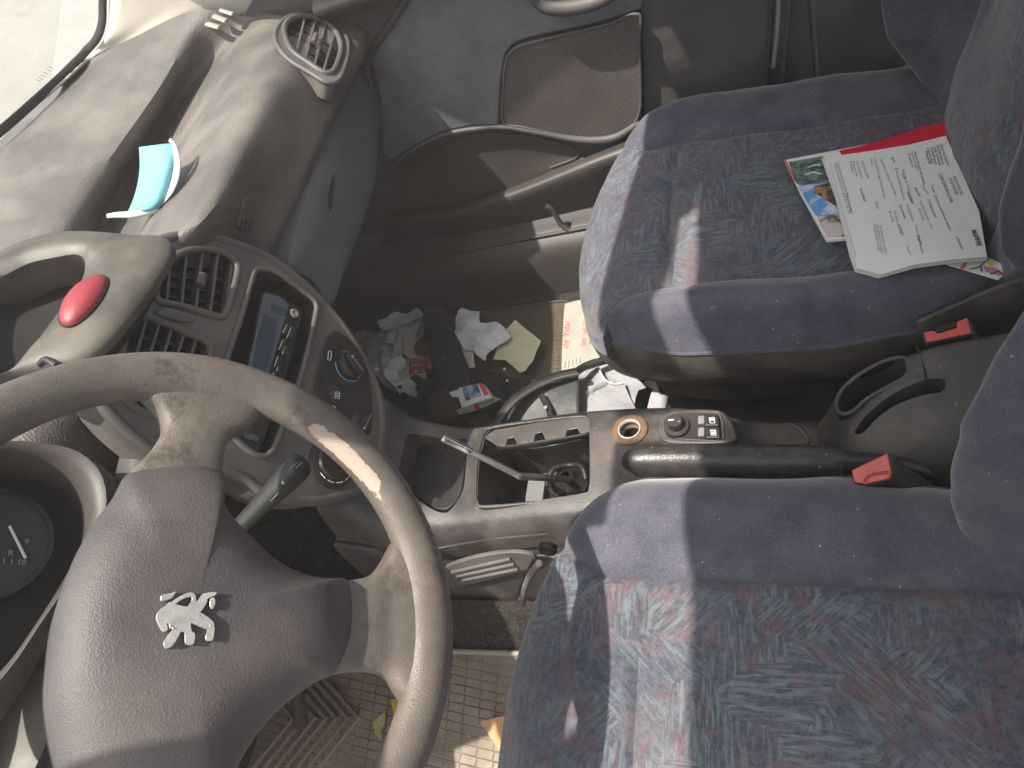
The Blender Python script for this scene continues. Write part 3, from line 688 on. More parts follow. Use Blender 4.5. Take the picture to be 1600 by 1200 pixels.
# column shroud and driver dash parts below cluster
patch('column_cover', [[U(190, 700, 'z', .56), U(150, 850, 'z', .54), U(60, 980, 'z', .52), U(-60, 1120, 'z', .50), U(-180, 1250, 'z', .5)],
                       [U(225, 720, 'z', .55), U(165, 900, 'z', .535), U(85, 1040, 'z', .52), U(-10, 1180, 'z', .50), U(-60, 1320, 'z', .5)],
                       [U(260, 760, 'z', .50), U(200, 930, 'z', .50), U(130, 1080, 'z', .49), U(80, 1210, 'z', .48), U(40, 1340, 'z', .48)],
                       [U(300, 790, 'z', .44), U(260, 960, 'z', .44), U(230, 1100, 'z', .44), U(200, 1230, 'z', .44), U(190, 1360, 'z', .44)],
                       [U(330, 820, 'z', .36), U(330, 960, 'z', .36), U(330, 1100, 'z', .36), U(330, 1230, 'z', .36), U(330, 1360, 'z', .36)]], M['hood'], clu, nu=5, nv=5)
# =================================================================== STEERING WHEEL
T = .634; WC = Vector((-.071, -.376, .682)); WN = Vector((math.cos(T), 0, math.sin(T))); WU = Vector((0, 1, 0)); WV = Vector((-math.sin(T), 0, math.cos(T)))
sw = thing('steering_wheel', WC, 'worn grey steering wheel with a dark airbag cover and silver lion emblem', 'steering wheel')
RC, r1, r2 = .1730, .0168, .0140
def WPa(a, b_):
    d = UP(a, b_, WC, WN) - WC; return math.degrees(math.atan2(d.dot(WV), d.dot(WU))) % 360
A_w, A_s1, A_s2 = WPa(530, 740), WPa(305, 640), WPa(620, 960)
def gd(d, c, w): return math.exp(-((((d - c) + 180) % 360 - 180) / w) ** 2)
rows = []; wear = []
NT, NS = 144, 20
for i in range(NT):
    a = 2 * math.pi * i / NT; e = WU * math.cos(a) + WV * math.sin(a); row = []
    deg = math.degrees(a)
    fat = 1.0 + .12 * gd(deg, A_s1, 14) + .12 * gd(deg, A_s2, 14)
    for j in range(NS):
        b_ = 2 * math.pi * j / NS
        row.append(WC + e * (RC + r1 * fat * math.cos(b_) - (fat - 1) * .006) + WN * (r2 * math.sin(b_)))
        inn = max(0, math.cos(b_ - math.radians(140)))
        reg = gd(deg, A_w, 22)
        wear.append(inn ** 5 * reg * .86)
    rows.append(row)
vs, fs = grid(rows, closed_u=True, closed_v=True)
rim = mesh('rim', vs, fs, M['wheel'], sw)
at = rim.data.attributes.new('wear', 'FLOAT', 'POINT')
if len(rim.data.vertices) == len(wear): at.data.foreach_set('value', wear)
# spokes
def WP(a, b_, off=0): return UP(a, b_, WC, WN, off)
def spoke(lines):
    rows = []
    for L in lines: rows.append(L)
    return patch('spoke', rows, M['wheel'], sw, nu=6, nv=5)
def spoke_solid(left, right, offs, th=.016):
    """left/right: pixel borders from hub to rim, offs: height of the front face along them"""
    rows = []
    for (l, r_, o) in zip(left, right, offs):
        a, b_ = WP(*l, o), WP(*r_, o); c = (a + b_) / 2
        rows.append([a - WN * th, a - WN * .003, a.lerp(b_, .10) + WN * .003, c + WN * .0055, b_.lerp(a, .10) + WN * .003, b_ - WN * .003, b_ - WN * th])
    return patch('spoke', rows, M['wheel'], sw, nu=6, nv=3)
spoke_solid([(170, 790), (200, 740), (236, 703), (256, 668), (250, 640), (228, 616), (205, 596)], [(352, 790), (350, 740), (353, 702), (366, 676), (392, 664), (412, 640), (430, 630)], [-.004, .001, .002, .001, .002, .003, .003])
spoke_solid([(500, 905), (545, 905), (582, 897), (603, 876), (620, 845), (640, 815)], [(485, 1066), (528, 1050), (578, 1046), (608, 1053), (632, 1085), (655, 1120)], [-.004, .001, .002, .001, .002, .003])
# hub cover
ho_ = [(197, 742), (235, 728), (280, 722), (325, 727), (351, 740), (348, 775), (362, 805), (395, 840), (435, 877), (480, 898), (515, 904), (541, 905), (552, 930), (556, 965), (550, 1005), (524, 1050), (490, 1068), (440, 1105), (400, 1150), (370, 1200), (345, 1260), (320, 1330), (270, 1370), (200, 1370), (150, 1330), (110, 1260), (85, 1180), (72, 1100), (75, 1030), (85, 960), (112, 880), (145, 820), (175, 780)]
hub_o = cr([WP(a, b_, .0) for a, b_ in ho_], 4, True)
hc = WP(285, 985, 0)
hubc = star_dome('airbag_cover', hub_o, hc, .028, WN, M['hub'], sw, rings=14, prof=lambda s: (1 - s ** 4) ** .8 if s < 1 else 0, depth=.035)
# hub underside
prism('hub_back', [hc + (p - hc) * .8 - WN * .03 for p in hub_o], -WN * .03, M['black'], sw)
tube('steering_column', [WC - WN * .05, WC - WN * .25], [.035, .055], M['black'], sw, n=20)
# lion emblem: silver pieces lifted from the cover
EO = .0295
def E(pts, name='emblem_piece'):
    # zoomed drawing coordinates -> photograph -> hub face
    q = cr([WP(200 + x / 8, 880 + y / 8, EO + .0022) for x, y in pts], 3, True)
    return prism(name, q, -WN * .0032, M['emblem'], sw, bevel=.0011, seg=3)
parts = [E([(480, 520), (530, 480), (600, 510), (740, 540), (800, 470), (870, 470), (940, 380), (1100, 360), (1090, 400), (1000, 440), (990, 480), (960, 540), (900, 640), (1000, 700), (1080, 790), (1080, 860), (1060, 960), (980, 960), (975, 900), (1000, 830), (930, 800), (830, 760), (790, 750), (800, 850), (840, 880), (820, 1010), (720, 1000), (710, 870), (660, 860), (640, 900), (560, 1030), (480, 1060), (445, 1000), (480, 930), (560, 820), (520, 820), (510, 750), (490, 760), (500, 830), (440, 850), (380, 750), (355, 670), (390, 590)]),
         E([(545, 490), (620, 430), (740, 370), (810, 365), (850, 410), (850, 470), (800, 470), (800, 430), (760, 420), (680, 450), (590, 510)]),
         E([(420, 395), (540, 370), (600, 350), (580, 400), (540, 440), (430, 470), (410, 440)]),
         E([(1030, 440), (1080, 430), (1095, 500), (1060, 570), (1025, 540)]),
         E([(910, 640), (940, 630), (1060, 720), (1080, 780), (1050, 770)])]
em = join('lion_emblem', parts)
# embossed word on right lobe, small mark on top lobe
tx0, tx1 = WP(514, 912, .02), WP(514, 968, .02)
ew = text('embossed_word', 'AIRBAG', WP(522, 978, .0185), WP(520, 922, .0185) - WP(522, 978, .0185), WP(495, 940, 0) - WP(515, 940, 0), .006, M['hood'], sw, off=.0, width=.030)
_hb = BVHTree.FromPolygons([v.co.copy() for v in hubc.data.vertices], [tuple(p.vertices) for p in hubc.data.polygons])
for v in ew.data.vertices:
    h_ = _hb.ray_cast(v.co + WN * .06, -WN)[0]
    if h_: v.co = h_ + WN * .0006

# stalk
st = thing('wiper_stalk', U(385, 815, 'z', .60), 'dark wiper stalk between steering wheel and heater controls', 'stalk')
a, b_ = U(372, 825, 'z', .575), U(474, 722, 'z', .60)
d = (b_ - a)
tube('stalk_arm', [a - d * .6, a, a + d * .35, a + d * .8, b_ - d * .04, b_], [.006, .0085, .0105, .0135, .013, .008], flat('stalk_plastic', (.012, .013, .013), .6, bs=.1, bsc=200), st, n=16, sm=3, flat=.75, up=(0, 0, 1))
vv = (CAM - b_).normalized()
disc('stalk_mark', a + d * .70 + vv * .0128, vv, .0013, M['white'], st, h=.0005, k=10)
sdv = d.normalized(); sp = vv.cross(sdv)
for t, o_ in ((.50, -.004), (.86, .004), (.90, .001)):
    tube('stalk_mark', [a + d * t + vv * .0135 + sp * o_, a + d * (t + .09) + vv * .0135 + sp * o_], .0005, M['grey_tag'], st, n=5)

# =================================================================== FACE MASK
fm_ = thing('face_mask', U(225, 280, 'z', .62), 'pale blue disposable face mask standing folded in the dashboard tray', 'face mask')
def mk(a, b_, z): return U(a, b_, 'z', z)
rowsm = [[mk(218, 230, .675), mk(235, 228, .68), mk(252, 226, .68), mk(272, 224, .675)],
         [mk(219, 262, .66), mk(238, 262, .668), mk(258, 262, .668), mk(277, 258, .66)],
         [mk(214, 295, .643), mk(232, 297, .652), mk(250, 299, .65), mk(270, 292, .645)],
         [mk(203, 326, .63), mk(222, 326, .636), mk(240, 324, .636), mk(258, 318, .632)],
         [mk(195, 334, .622), mk(214, 333, .625), mk(232, 330, .625), mk(250, 326, .622)]]
patch('mask_front', rowsm, M['mask'], fm_, nu=5, nv=5, solid=.0008)
edge = [mk(267, 217, .68), mk(274, 224, .678), mk(281, 245, .672), mk(282, 262, .664), mk(279, 282, .655), mk(270, 302, .645), mk(257, 318, .634)]
e2 = [mk(264, 222, .68), mk(270, 226, .677), mk(273, 245, .670), mk(273, 262, .662), mk(269, 280, .653), mk(262, 300, .643), mk(252, 316, .632)]
patch('mask_edge', [edge, e2], M['maskw'], fm_, nu=2, nv=4, solid=.0015)
patch('mask_edge', [[mk(168, 334, .63), mk(185, 331, .632), mk(205, 330, .634), mk(228, 326, .634), mk(250, 322, .632)], [mk(168, 340, .625), mk(190, 340, .625), mk(208, 340, .625), mk(230, 336, .625), mk(252, 330, .625)]], M['maskw'], fm_, nu=3, nv=4, solid=.0015)
0 and tube('ear_loop', [mk(228, 326, .64), mk(226, 332, .638), mk(229, 337, .632)], .0022, M['maskw'], fm_, sm=3)

# =================================================================== CENTRE CONSOLE
con = thing('centre_console', (0, 0, .1), 'dusty dark centre console with open shifter hole and switch panel', 'centre console')
cs = [(-.34, .115, .31), (-.289, .10, .288), (-.261, .09, .252), (-.207, .085, .226), (-.165, .08, .223), (-.08, .077, .236), (.003, .075, .246), (.08, .073, .247), (.150, .070, .241), (.20, .07, .215), (.24, .07, .196), (.33, .07, .182)]
rows = []
for x, yp, z in cs:
    dz = {-.34: .05, -.289: .03}.get(x, 0)
    rows.append([Vector((x, yp + .03, -.01)), Vector((x, yp + .012, z - .08)), Vector((x, yp + .002, z - .015)), Vector((x, yp - .004, z - .003)), Vector((x, yp - .014, z)), Vector((x, .02, z + .001)), Vector((x, -.03, z)), Vector((x, -.064, z - .003)), Vector((x, -.082, z - .012)), Vector((x, -.092, z - .035)),
                 Vector((x, -.100, z - .075)), Vector((x, -.114, z - .079)), Vector((x, -.120, z - .13)), Vector((x, -.13, -.01))])
rr = [cr(r, 3) for r in rows]; cols = [cr(c, 4) for c in zip(*rr)]; rr = list(zip(*cols))
vs, fs = grid(rr, closed_v=True); k = len(rr[0]); n = len(rr)
fs.append(tuple(range(k - 1, -1, -1))); fs.append(tuple((n - 1) * k + i for i in range(k)))
body = mesh('console_body', vs, fs, M['console'], con)
def z_at(x):
    return lerp_at([Vector((a, 0, c)) for a, b_, c in cs], x, 0).z
def cutter(px, z, up=.05, down=.12, nr=4):
    o = cr(Us(px, 'z', z), nr, True); return prism('cut', [p + Vector((0, 0, up)) for p in o], (0, 0, -(up + down)), M['void'])
def rcorner(pts, f=.12):
    out = []; n = len(pts)
    for i, p in enumerate(pts):
        a, b_ = pts[i - 1], pts[(i + 1) % n]
        s_ = [p[k] + (a[k] - p[k]) * f for k in (0, 1)]; e_ = [p[k] + (b_[k] - p[k]) * f for k in (0, 1)]
        for q in range(6):
            t = q / 5; out.append(tuple(s_[k] * (1 - t) ** 2 + 2 * p[k] * t * (1 - t) + e_[k] * t * t for k in (0, 1)))
    return out
shp = [(757, 676), (770, 668), (840, 658), (905, 651), (922, 656), (925, 680), (926, 740), (924, 768), (914, 777), (850, 784), (760, 792), (746, 786), (743, 765), (746, 715), (752, 690)]
c1 = cutter(shp, .235, down=.14)
trp = [(650, 694), (664, 690), (722, 686), (730, 694), (728, 745), (722, 772), (704, 795), (690, 800), (668, 792), (640, 770), (638, 745), (645, 710)]
c2 = cutter(trp, .222, down=.07)
soc = U(985, 674, 'z', .245)
c3 = disc('cut', soc + Vector((0, 0, .02)), (0, 0, 1), .0125, M['void'], None, prof=[(0, -.07), (.0125, -.07), (.0125, .02), (0, .02)])
for c in (c1, c2, c3):
    bm = bmesh.new(); bm.from_mesh(c.data); bmesh.ops.recalc_face_normals(bm, faces=bm.faces); bm.to_mesh(c.data); bm.free()
bm = bmesh.new(); bm.from_mesh(body.data); bmesh.ops.recalc_face_normals(bm, faces=bm.faces); bm.to_mesh(body.data); bm.free()
boolean(body, [c1, c2, c3])
# rolled lip round the opening
tube('opening_lip', [U(a, b_, 'z', .236 + .0) for a, b_ in shp], .0025, M['console'], con, closed=True, sm=3, n=8)
# tray flap
fp = cr(Us([(652, 696), (722, 690), (728, 700), (725, 748), (718, 775), (704, 792), (690, 797), (668, 789), (648, 770), (645, 740)], 'z', .212), 3, True)
prism('tray_flap', fp, (0, 0, -.008), M['black'], con, bevel=.002)
# broken shifter bezel, hanging on the passenger side of the opening
bz = thing('shifter_bezel', U(840, 680, 'z', .23), 'broken silver grey shifter bezel hanging in the console opening', 'bezel')
mbz = plastic('bezel_plastic', (.065, .056, .052), dust=DU, dv=.2, rough=.32)
prism('bezel_strip', [U(a, b_, 'z', .240) for a, b_ in [(757, 684), (764, 677), (775, 671), (800, 667), (840, 660), (900, 652), (923, 652), (925, 674), (906, 677), (902, 669), (886, 672), (883, 682), (852, 686), (847, 675), (836, 678), (834, 690), (808, 694), (803, 683), (793, 685), (790, 697), (777, 697), (767, 690)]], (0, 0, -.002), mbz, bz, bevel=.0006)
patch('bezel_wall', [[U(775, 697, 'z', .238), U(808, 694, 'z', .238), U(850, 687, 'z', .238), U(885, 682, 'z', .238), U(922, 675, 'z', .238)], [U(785, 708, 'z', .222), U(815, 702, 'z', .225), U(850, 696, 'z', .226), U(885, 689, 'z', .227), U(920, 682, 'z', .229)]], M['black'], bz, nu=2, solid=.0015)
patch('bezel_shard', [[U(800, 694, 'z', .215), U(840, 690, 'z', .218), U(880, 684, 'z', .22), U(915, 680, 'z', .222)], [U(795, 703, 'z', .205), U(840, 700, 'z', .208), U(880, 693, 'z', .212), U(905, 687, 'z', .215)]], M['film'], bz, nu=2, solid=.001)
for a in (782, 800, 845, 893):
    box('clip', U(a, 681 - (a - 782) * .12, 'z', .232), (.008, .006, .008), M['void'], bz, bevel=.001)
tube('wire_clip', [U(775, 690, 'z', .228), U(783, 706, 'z', .21), U(779, 688, 'z', .232), U(786, 702, 'z', .212), U(790, 690, 'z', .23)], .0011, M['silver'], bz, n=6)
tube('wire_clip', [U(760, 692, 'z', .23), U(775, 704, 'z', .21), U(785, 707, 'z', .2), U(800, 704, 'z', .2)], .0014, M['black'], bz, n=6)
# gear lever
gl_ = thing('gear_lever', U(868, 750, 'z', .18), 'bare bent metal gear lever without its knob', 'gear lever')
g0, g1, g2, g3 = U(690, 683, 'z', .37), U(812, 744, 'z', .275), U(858, 747, 'z', .235), U(895, 750, 'z', .17)
def L_(a, b_, t): return a.lerp(b_, t)
tube('lever_rod', [L_(g0, g1, .32), L_(g0, g1, .9), g1, L_(g1, g2, .3), g2, g3], [.0038, .0043, .0047, .0048, .0046, .0046], M['silver'], gl_, sm=4, n=14)
ch = tube('lever_tip', [g0, L_(g0, g1, .04), L_(g0, g1, .05), L_(g0, g1, .28), L_(g0, g1, .30), L_(g0, g1, .36)], [.0052, .0060, .0056, .0056, .0062, .0050], M['chrome'], gl_, n=16)
gd = (g1 - g0).normalized()
disc('tip_socket', g0 - gd * .0004, -gd, .0036, M['void'], gl_, h=.0005, k=16)
bc = U(888, 752, 'z', .17)
boot = disc('gear_boot', bc + Vector((0, 0, -.03)), (0, 0, 1), .03, flat('rubber_boot', (.016, .014, .014), .55, bs=.4, bsc=60), gl_, prof=[(.042, -.05), (.038, -.02), (.034, 0), (.036, .006), (.030, .012), (.026, .018), (.027, .024), (.020, .030), (.013, .036), (.011, .044), (.007, .046)], k=28)
tube('boot_fold', [bc + Vector((.027 * math.cos(t), .027 * math.sin(t), .004 + .005 * math.sin(3 * t))) for t in [k * .35 for k in range(14)]], .004, boot.data.materials[0], gl_, n=8)
box('linkage_plate', U(836, 772, 'z', .13), (.028, .05, .004), M['grey_tag'], gl_, bevel=.001)
# socket ring
sr = disc('lighter_socket', soc, (0, 0, 1), .02, flat('rusty_ring', (.13, .075, .04), .7, bs=.3, bsc=90, var=.4), con, prof=[(.0235, -.004), (.0235, .0045), (.021, .0058), (.0155, .0052), (.0142, .002)], k=48)
disc('socket_ring', soc, (0, 0, 1), .015, flat('ivory_ring', (.34, .31, .27), .5), sr, prof=[(.0152, .003), (.0150, .0068), (.0138, .0072), (.0126, .006), (.0124, -.01)], k=48)
disc('socket_well', soc, (0, 0, 1), .012, flat('rusty_dark', (.035, .02, .014), .7), sr, prof=[(.0126, .004), (.0122, -.045), (0, -.047)], k=32)
# switch panel
SZ = .2495
sp0 = cr(Us([(1027, 655), (1040, 644), (1075, 639), (1120, 640), (1138, 650), (1147, 668), (1149, 688), (1100, 693), (1045, 691), (1030, 680)], 'z', SZ), 4, True)
SWN = Vector((0.05, 0, 1)).normalized()
swp = prism('switch_panel', sp0, (0, 0, -.012), M['console'], con, bevel=.0025)
sp1 = cr(Us([(1038, 656), (1050, 648), (1080, 645), (1118, 646), (1126, 652), (1131, 686), (1085, 688), (1048, 684), (1040, 674)], 'z', SZ + .0012), 4, True)
prism('switch_inset', sp1, (0, 0, -.004), M['black'], swp, bevel=.001)
mc = U(1058, 667, 'z', SZ + .002)
mkb = disc('mirror_knob', mc, (0, 0, 1), .0125, M['black'], swp, prof=[(.0165, -.001), (.0155, .0035), (.010, .004), (.0095, .013), (.0085, .0145), (0, .0145)], k=32)
tube('knob_mark', [mc + Vector((-.001, .001, .0148)), mc + Vector((-.008, .001, .0148))], .0011, M['white'], mkb, n=6)
for i, (cx, cy) in enumerate(((1112, 657), (1114, 676))):
    w_ = rcorner([(cx - 13, cy - 9), (cx + 10, cy - 9), (cx + 12, cy + 8), (cx - 12, cy + 8)], .12)
    wsw = prism('window_switch', [p for p in cr(Us(w_, 'z', SZ + .006), 1, True)], (0, 0, -.006), M['black'], swp, bevel=.0012)
    tube('window_symbol', Us([(cx - 4, cy - 4), (cx + 4, cy - 4), (cx + 5, cy + 4), (cx - 2, cy + 4)], 'z', SZ + .0066), .0007, M['white'], wsw, n=5, closed=True)
    if i == 0: prism('window_symbol', Us([(cx - 3, cy - 3), (cx + 3, cy - 3), (cx + 3, cy), (cx - 3, cy)], 'z', SZ + .0068), (0, 0, -.0005), M['white'], wsw)
    else:
        for q in (-1.5, 1, 3): tube('window_symbol', Us([(cx - 2, cy + q - 1), (cx + 3, cy + q - 1)], 'z', SZ + .0066), .0005, M['white'], wsw, n=5)
    box('switch_stub', U(1096, cy, 'z', SZ + .004), (.008, .012, .005), M['grey_tag'], swp, bevel=.001)
tube('panel_ridge', Us([(1124, 647), (1130, 664), (1130, 686)], 'z', SZ + .001), .0018, M['console'], swp, sm=3, n=8)
# side footrest grille on the driver side of the console
G0, GNn = Vector((-.1, -.117, .1)), Vector((0, -1, .10)).normalized()
def GW(a, b_, off=.0): return UP(a, b_, Vector((0, -.124, .14)), GNn, off)
gp = cr([GW(a, b_, .002) for a, b_ in [(690, 895), (700, 885), (740, 872), (790, 864), (825, 866), (838, 874), (828, 888), (790, 900), (740, 912), (705, 920), (694, 915)]], 4, True)
gr_ = prism('side_grille', gp, -GNn * .006, M['cream'] if False else M['fascia'], con, bevel=.0015)
for k in range(3):
    tube('grille_bar', [GW(706 + 5 * k, 894 + 7 * k, .003), GW(798 + 6 * k, 873 + 8 * k, .003)], .0026, M['fascia'], gr_, n=8)
tube('panel_seam', [U(656, 862, 'y', -.1125), U(720, 850, 'y', -.1125), U(790, 840, 'y', -.1125), U(862, 834, 'y', -.1125)], .0012, M['hood'], con, sm=3, n=6)
# coin tray at the rear of the console
tz = .190
tr_ = cr(Us([(1195, 685), (1197, 670), (1212, 664), (1240, 664), (1256, 676), (1262, 692), (1230, 700), (1203, 697)], 'z', tz), 4, True)
tube('cup_recess_lip', tr_, .0022, M['console2'], con, closed=True, n=8)

# rear console
rc = []
for x, yl, yr, z in ((.305, -.055, .066, .188), (.318, -.058, .066, .215), (.335, -.06, .068, .255), (.37, -.062, .074, .28), (.42, -.064, .08, .302), (.475, -.066, .082, .312), (.56, -.068, .083, .32), (.64, -.068, .083, .325)):
    rc.append([Vector((x, yr + .012, .0)), Vector((x, yr + .005, z - .07)), Vector((x, yr, z - .014)), Vector((x, yr - .007, z - .002)), Vector((x, yr - .02, z)), Vector((x, .01, z - .006)), Vector((x, -.012, z - .014)), Vector((x, -.03, z - .026)), Vector((x, -.05, z - .05)), Vector((x, -.060, z - .085)), Vector((x, -.066, z - .13)), Vector((x, -.07, 0))])
rr = [cr(r, 3) for r in rc]; cols = [cr(c, 4) for c in zip(*rr)]; rr = list(zip(*cols))
vs, fs = grid(rr, closed_v=True); k = len(rr[0]); n = len(rr)
fs.append(tuple(range(k - 1, -1, -1))); fs.append(tuple((n - 1) * k + i for i in range(k)))
rcon = thing('rear_console', (.45, 0, .15), 'dark raised rear console with deep oval pocket beside the seats', 'rear console')
rb = mesh('rear_console_body', vs, fs, M['console2'], rcon)
RZ0, RZN = Vector((.37, .05, .278)), Vector((-.40, 0, .92))
pk = [(1308, 640), (1309, 622), (1322, 603), (1352, 580), (1388, 563), (1412, 560), (1418, 570), (1417, 588), (1392, 603), (1355, 624), (1335, 642), (1318, 648)]
pz = [UP(a, b_, RZ0, RZN) for a, b_ in pk]
c1 = prism('cut', [p + Vector((0, 0, .05)) for p in cr(pz, 4, True)], (0, 0, -.12), M['void'])
gv = [(1337, 694), (1360, 670), (1400, 645), (1445, 628), (1470, 626), (1474, 636), (1466, 645), (1440, 650), (1400, 663), (1370, 680), (1350, 697)]
gz = [UP(a, b_, Vector((.36, -.03, .235)), Vector((-.35, 0, .93))) for a, b_ in gv]
c2 = prism('cut', [p + Vector((0, 0, .05)) for p in cr(gz, 4, True)], (0, 0, -.085), M['void'])
for c in (rb, c1, c2):
    bm = bmesh.new(); bm.from_mesh(c.data); bmesh.ops.recalc_face_normals(bm, faces=bm.faces); bm.to_mesh(c.data); bm.free()
boolean(rb, [c1, c2])
tube('pocket_lip', [p + Vector((0, 0, .001)) for p in pz], .0026, M['console2'], rcon, closed=True, sm=4, n=8)
tube('slot_lip', [p + Vector((0, 0, .003)) for p in gz], .003, M['console2'], rcon, closed=True, sm=4, n=8)
tube('console_seam', [UP(1432, 540, RZ0, RZN, .0), UP(1440, 560, RZ0, RZN, .001), UP(1447, 590, RZ0, RZN, .0), UP(1440, 602, RZ0, RZN, 0)], .0015, M['void'], rcon, sm=3, n=6)

# handbrake
hbk = thing('handbrake_lever', U(1310, 710, 'y', -.045), 'black handbrake lever with worn shiny front end', 'handbrake')
ha, hb_ = U(985, 722, 'y', -.045), U(1310, 722, 'y', -.045)
hbm = NB('handbrake_plastic')
q = hbm.b; n1 = hbm.ramp(hbm.noise(60, 6, .7), .4, .65)
hbm.put(q.inputs['Base Color'], hbm.mix(hbm.math('MULTIPLY', n1, .3), (.022, .020, .020), (.10, .085, .075))); q.inputs['Roughness'].default_value = .33
hbm.put(q.inputs['Normal'], hbm.bump(hbm.noise(500, 3), .6, .0008))
pts = [ha, ha.lerp(hb_, .01), ha.lerp(hb_, .06), ha.lerp(hb_, .2), ha.lerp(hb_, .45), ha.lerp(hb_, .7), ha.lerp(hb_, .93), hb_]
tube('grip', [p + Vector((0, 0, -.004 + .006 * math.sin(math.pi * i / 7))) for i, p in enumerate(pts)], [.009, .0145, .0175, .019, .0195, .0190, .0185, .018], hbm.m, hbk, n=24, sm=4, flat=1.12, up=(0, 0, 1))
tube('release_button', [ha + (ha - hb_).normalized() * .011, ha + (ha - hb_).normalized() * .009, ha], [.0045, .0062, .0062], M['silver'], hbk, n=16)
tube('lever_arm', [hb_, hb_ + Vector((.05, 0, -.012)), hb_ + Vector((.10, 0, -.04))], [.013, .011, .010], M['black'], hbk, n=12, sm=3)

# =================================================================== SEATS
def smooth(t): t = max(0, min(1, t)); return t * t * (3 - 2 * t)
def build_seat(label, cy, x0, mir, seedv, group, backrot=0.0, seatname='car_seat', skip_inner_back=False):
    """cy: centre line; mir: +1 passenger seat, -1 driver seat (sign of the outer side)"""
    seat = thing(seatname, (x0 + .3, cy, .02), label, 'car seat', group)
    def w(x):            # half width of the cushion in plan
        t = max(0, min(1, (x + .002) / (.23 if mir > 0 else .17))); return .262 * (1 - (1 - t) ** 2.6) ** (1 / 2.4) * (1 - .10 * smooth((x - .33) / .2)) + .004
    KI = .87 if mir > 0 else 1.085
    KO = 1.10 if mir > 0 else 1.0
    def s(x):            # half distance between the two seams
        ww = w(x); b = .152 + .075 * smooth((.13 - x) / .13); return min(b, ww * .93)
    def h(x, y, ww, ss):
        front = .052 * max(0, 1 - x / .14) ** 2.4
        base = .322 + .006 * math.sin(min(1, x / .2) * math.pi / 2) - .030 * smooth((x - .10) / .45)
        ay = abs(y); e = (ww - ay)
        bol = .024 * math.exp(-((ay - .205) / .045) ** 2) * smooth(x / .16)
        roll = .045 * max(0, 1 - e / .045) ** 2.2
        seam = -.008 * math.exp(-((ay - ss) / .005) ** 2)
        cross = -.009 * math.exp(-((x - (.150 + .10 * (y * y) / .02 * .12)) / .006) ** 2) * (1 if ay < ss else 0)
        puff = .006 * math.sin(max(0, min(1, x / .15)) * math.pi) * (1 - (ay / max(ss, .01)) ** 2 if ay < ss else 0)
        wr = .0050 * noise.noise(Vector((x * 13 + seedv, y * 9, seedv))) + .0016 * noise.noise(Vector((x * 34, y * 30 + seedv, 3)))
        return base - front + bol - roll + seam + cross + puff + wr
    xs = [.0005, .002, .005, .010, .017, .026] + [.026 + .53 * (k / 72) for k in range(1, 73)]
    def strip(name, va, vb, nv, mt, sgn):
        rows = []
        for x in xs:
            ww, ss = w(x), s(x); r = []
            for k in range(nv + 1):
                t = k / nv
                if sgn == 0: y = -ss + 2 * ss * t
                else: y = sgn * (ss + (ww - ss) * t)
                Y = y
                KQ = KI if y * mir < 0 else KO
                if abs(y) > ss: Y = math.copysign(ss + (abs(y) - ss) * (ww * KQ - ss) / max(ww - ss, 1e-5), y) if ww * KQ > ss else y
                r.append(Vector((x0 + x, cy + Y, h(x, y, ww, ss))))
            rows.append(r)
        vs, fs = grid(rows); return mesh(name, vs, fs, mt, seat)
    ins = strip('cushion', 0, 0, 40, M['fabric'], 0)
    strip('side_bolster', 0, 0, 16, M['velour'], 1); strip('side_bolster', 0, 0, 16, M['velour'], -1)
    # outline loop for piping and skirt
    loop = []
    for sg in (1, -1):
        L = [(x, sg * w(x)) for x in xs[::-1]]
        if sg == -1: L = [(x, sg * w(x)) for x in xs]
        loop += L
    def yw(x, y):
        return math.copysign(max(w(x) * (KI if y * mir < 0 else KO), s(x)), y)
    L3_ = [Vector((x0 + x, cy + yw(x, y), h(x, y, w(x), s(x)))) for x, y in loop]
    tube('piping', L3_[::2], .0028, M['velour'], seat, n=6)
    rows = []
    for dz, ins_ in ((.0, .0), (-.006, -.0015), (-.03, -.004), (-.07, .006), (-.11, .03), (-.15, .06), (-.20, .07)):
        r = []
        for p in L3_[::2]:
            c = Vector((x0 + .30, cy, p.z)); d = (c - p); d.z = 0; d.normalize()
            r.append(p + d * ins_ + Vector((0, 0, dz + .003 * noise.noise(p * 20) * (dz < -.02))))
        rows.append(r)
    rr = [list(c) for c in zip(*[cr(c, 3) for c in zip(*rows)])]
    vs, fs = grid(rr); mesh('seat_base', vs, fs, M['vinyl'], seat)
    # backrest
    H = .50
    def bx(z): return x0 + .522 + .27 * (z - .30)
    LD = [(.13, .487), (.20, .449), (.29, .426), (.40, .413), (.475, .412), (.55, .424), (.62, .438), (.75, .475)] if mir < 0 else [(.13, .56), (.24, .535), (.30, .50), (.33, .482), (.38, .452), (.44, .440), (.55, .452), (.75, .50)]
    def lead(z, y):
        for (a, b_), (c, d) in zip(LD, LD[1:]):
            if a <= z <= c:
                return b_ + (d - b_) * (z - a) / (c - a) + (.052 if (mir > 0 and y < 0) else 0)
        return LD[-1][1] if z > .5 else LD[0][1]
    zs = [.225 + H * k / 50 for k in range(51)]
    def bw(z): return .215 + .030 * smooth((z - .25) / .12) - .02 * smooth((z - .6) / .2)
    def bs(z): return .130 + .035 * smooth((z - .30) / .3)
